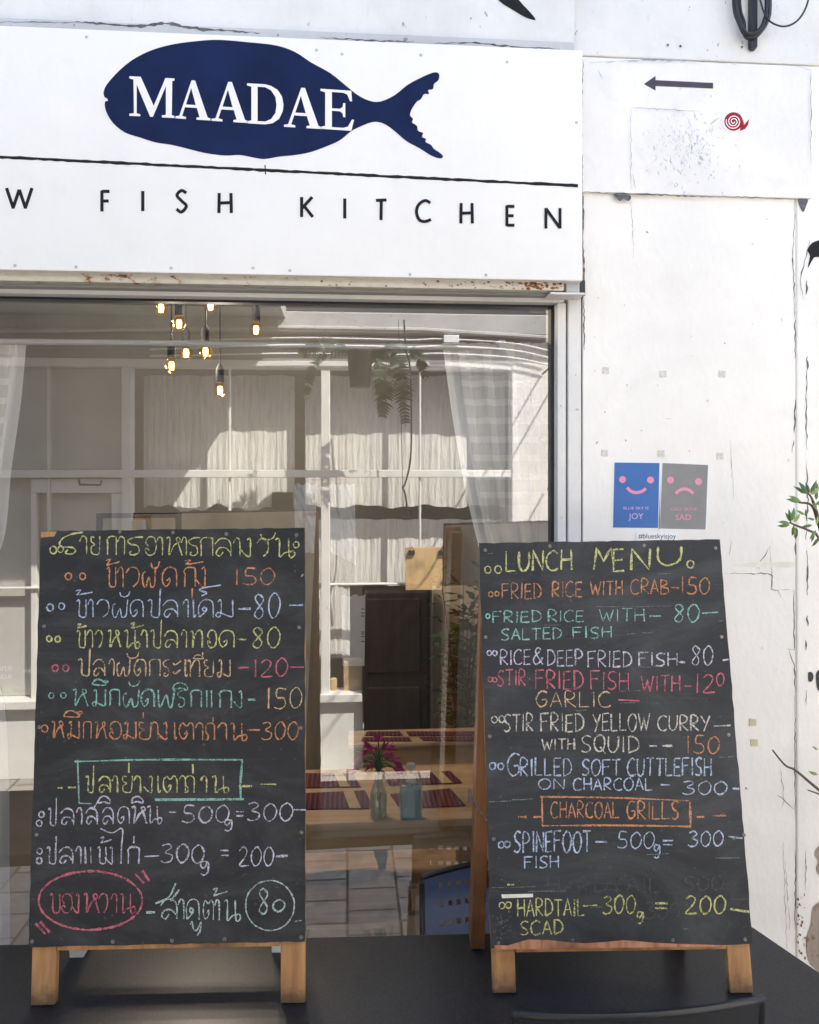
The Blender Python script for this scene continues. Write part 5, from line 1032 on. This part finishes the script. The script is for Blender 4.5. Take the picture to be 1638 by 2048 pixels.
# conduits, cables and box along the beam
cd_ = thing('conduit', V(800, 675, 2.6), 'grey conduit pipe along the beam across the alley', 'pipe')
p = MB(); p.tube([V(0, 661, 2.57), V(560, 655, 2.57), V(850, 660, 2.57), V(1100, 676, 2.57)], .014, 8); p.build('pipe', M['opp_beam'], cd_)
cw = thing('white_cables', V(700, 690, 2.6), 'white electric cables running under the beam across the alley', 'cable')
p = MB()
for k, (y0, y1, y2) in enumerate(((684, 676, 680), (699, 690, 694), (712, 707, 709))): p.tube([V(x, y, 2.58) for x, y in smooth_pts([(300, y0), (560, y1), (700, y1 + 1), (820, y2), (885, y2 - 2), (1022, y2 + 6), (1100, y2 + 22)], 4)], .0055, 6)
p.build('cable', M['white_cable'], cw)
p = MB(); a, b = V(887, 670, 2.56), V(918, 686, 2.56); p.box((a.x, -2.6, b.z), (b.x, -2.55, a.z)); tag(p.build('junction_box', M['plastic'], None, .004), 'white junction box on the beam across the alley', 'junction box')
hc = MB(); hc.tube([V(x, y, 2.45) for x, y in smooth_pts([(808, 640), (812, 700), (820, 735), (823, 860), (820, 925), (810, 968), (805, 975), (811, 990), (816, 1035)], 5)], .0052, 6); hc.tube([V(797, 640, 2.46), V(800, 740, 2.46), V(806, 1000, 2.46), V(806, 1030, 2.46)], .002, 5)
tag(hc.build('hanging_cable', M['cable']), 'thin black cable with a knot hanging before the panes across the alley', 'cable')
for k, (x, y) in enumerate(((1060, 780), (1085, 800), (1070, 1010))):
    a = V(x + 25, y - 32, 2.6); p = MB(); p.tube([a, a + Vector((.25, .9, .3)), a + Vector((.5, 1.8, .9))], .006, 6); tag(p.build('overhead_cable', M['cable']), 'black cable strung over the alley to the wall opposite', 'cable', 'cables strung over the alley')
# ferns in a hanging pot
fp = thing('hanging_fern', V(720, 775, 2.3), 'black hanging pot of fern fronds before the window across the alley', 'plant')
p = MB(); c = V(720, 775, 2.3); k = 4.15 / F; p.lathe(c, [(20 * k, 0), (26 * k, 70 * k), (27 * k, 72 * k)], 18); p.build('pot', M['stoolblack'], fp)
def frond(path, w_, parent, Y=2.3, rows=26):
    q = smooth_pts(path, 10); m_ = MB(); pts = [V(x, y, Y + .03 * math.sin(i * .3)) for i, (x, y) in enumerate(q)]; m_.tube(pts, .0022, 5)
    for i in range(1, rows):
        f = i / rows; j = min(len(pts) - 2, int(f * (len(pts) - 1))); c = pts[j]; d = (pts[j + 1] - pts[max(0, j - 1)]).normalized(); sd = d.cross(Vector((0, 1, 0))).normalized()
        l = w_ * k * (math.sin(3.1416 * (f * .8 + .14)) ** .7) * random.uniform(.8, 1.1)
        for s in (-1, 1):
            e = c + sd * s * l + d * l * .5 + Vector((0, random.uniform(-.02, .02), 0)); h = d * .0085
            m_.add([c - h, c.lerp(e, .5) - h * .9 - d * .003, e, c.lerp(e, .5) + h * .7 - d * .003, c + h * .8], [(0, 1, 2, 3, 4)])
    m_.build('frond', M['fern'], parent)
for path, w_ in (([(755, 700), (768, 740), (772, 790), (764, 838)], 24), ([(765, 695), (800, 735), (806, 790), (812, 852)], 24), ([(745, 700), (758, 735), (762, 780), (760, 830)], 18), ([(770, 690), (796, 720), (800, 760), (806, 820)], 20), ([(690, 700), (660, 690), (620, 695), (600, 712)], 20), ([(700, 705), (640, 715), (618, 760), (612, 800)], 14), ([(780, 690), (830, 705), (845, 735), (852, 760)], 14)):
    frond(path, w_, fp)
# lettering on the pane opposite (mirrored in the photo's reflection)
wt = thing('pane_lettering', V(10, 1345, 2.64), 'small pale lettering on the window pane across the alley', 'lettering')
text_mesh('word', 'RIVER', -22, 23, 1342, 11, 0, M['paper'], wt, 2.63); text_mesh('word', 'ROAD', -18, 22, 1358, 10, 0, M['paper'], wt, 2.63); text_mesh('word', 'MON - 20.00', 46, 98, 1345, 6, 0, M['paper'], wt, 2.63)

# ------------------------------------------------------------------ shrub at the right
bs = P(1700, 1960, -.22); base = (bs.x, -.22, 0)
sh = thing('potted_shrub', base, 'green leafy shrub reaching in from the right, before the white wall', 'shrub')
tw = MB(); lf = MB(); lp = MB()
TW = []
def twig(path, Y0, Y1, r0, leaves, ml):
    q = smooth_pts(path, 5); n_ = len(q); pts = [P(x, y, Y0 + (Y1 - Y0) * i / (n_ - 1)) for i, (x, y) in enumerate(q)]; tw.tube(pts, [r0 * (1 - .6 * i / n_) for i in range(n_)], 6); TW.extend((x, y, Y0 + (Y1 - Y0) * i / (n_ - 1)) for i, (x, y) in enumerate(q) if y < 1700)
rr = random.Random(11)
def leaf(px, py, ang, l, Y, pale=False, width=.30):
    c = P(px, py, Y); k = (Y + 1.85) / F; d = (_r * math.cos(R(ang)) + Vector((0, 0, 1)) * math.sin(R(ang)) + _f * rr.uniform(-.35, .35)).normalized(); sd = d.cross(_f + Vector((0, 0, rr.uniform(-.5, .5)))).normalized(); l *= k; u_ = d.cross(sd)
    (lp if pale else lf).add([c, c + d * l * .3 + sd * l * width * .5, c + d * l * .65 + sd * l * width * .42, c + d * l - u_ * l * .1, c + d * l * .65 - sd * l * width * .42, c + d * l * .3 - sd * l * width * .5, c + d * l * .5 + u_ * l * .08], [(0, 1, 6), (1, 2, 6), (2, 3, 6), (3, 4, 6), (4, 5, 6), (5, 0, 6)])
twig([(1720, 1960), (1690, 1500), (1660, 1150), (1637, 1076), (1620, 1062), (1590, 1050), (1580, 1045)], -.22, -.30, .004, 0, 0)
twig([(1690, 1500), (1650, 1120), (1634, 1040), (1622, 1010), (1600, 1005), (1584, 1000)], -.24, -.28, .004, 0, 0)
twig([(1650, 1120), (1640, 1050), (1625, 1000), (1614, 985)], -.25, -.28, .004, 0, 0)
twig([(1700, 1960), (1690, 1640), (1660, 1600), (1620, 1565), (1590, 1540), (1570, 1530), (1545, 1500)], -.22, -.24, .004, 0, 0)
twig([(1690, 1640), (1655, 1598), (1616, 1580)], -.22, -.26, .003, 0, 0)
for px, py, ang, l in ((1582, 1043, 100, 24), (1584, 1043, 75, 28), (1586, 1045, 50, 26), (1583, 1045, 125, 22), (1580, 1047, 176, 26), (1580, 1050, 190, 24), (1588, 1050, -95, 22), (1592, 1054, -80, 26), (1590, 1058, -100, 16),
                       (1618, 990, 95, 26), (1620, 988, 70, 30), (1616, 990, 120, 30), (1612, 988, 150, 26), (1622, 990, 40, 26), (1602, 1003, 150, 24), (1600, 1004, 165, 28), (1610, 1030, 140, 18), (1612, 1034, 100, 16),
                       (1630, 1040, 170, 16), (1632, 1060, -120, 22), (1628, 1064, -100, 20), (1632, 1050, 60, 20), (1632, 1000, 80, 22), (1630, 1010, 20, 22), (1634, 1020, 120, 24), (1636, 985, 100, 22), (1625, 1050, 200, 20), (1636, 1500, 150, 16), (1636, 1550, 160, 20), (1638, 1075, -110, 22)):
    leaf(px, py, ang + rr.uniform(-8, 8), l * 1.12, -.29 + rr.uniform(-.02, .02), rr.random() < .35)
ends = []
for k in range(46):
    i = rr.randrange(len(TW)); px, py, Yt = TW[i]
    if px < 1652: continue
    ang = rr.uniform(-20, 200); L = rr.uniform(40, 110); q = [(px, py), (px + L * .5 * math.cos(R(ang)), py - L * .5 * math.sin(R(ang)) - 4), (px + L * math.cos(R(ang)), py - L * math.sin(R(ang)))]
    if q[2][0] < 1655: continue
    q = smooth_pts(q, 4); yy = Yt + rr.uniform(-.10, .06); n_ = len(q)
    tw.tube([P(x, y, Yt + (yy - Yt) * m / (n_ - 1)) for m, (x, y) in enumerate(q)], [.0022 * (1 - .5 * m / n_) for m in range(n_)], 5)
    for m in range(2, n_):
        for s_ in (-1, 1):
            leaf(q[m][0], q[m][1], ang + s_ * rr.uniform(20, 60), rr.uniform(26, 40), Yt + (yy - Yt) * m / (n_ - 1), rr.random() < .35)
tw.build('twig', M['stem'], sh); o = lf.build('leaf', M['leaf'], sh); o = lp.build('leaf', M['leafpale'], sh)
pt = MB(); pt.lathe((base[0], base[1], .004), [(.09, 0), (.12, .22), (.13, .23), (.115, .232)], 20); pt.build('pot', M['stoolblack'], sh)
print('done')
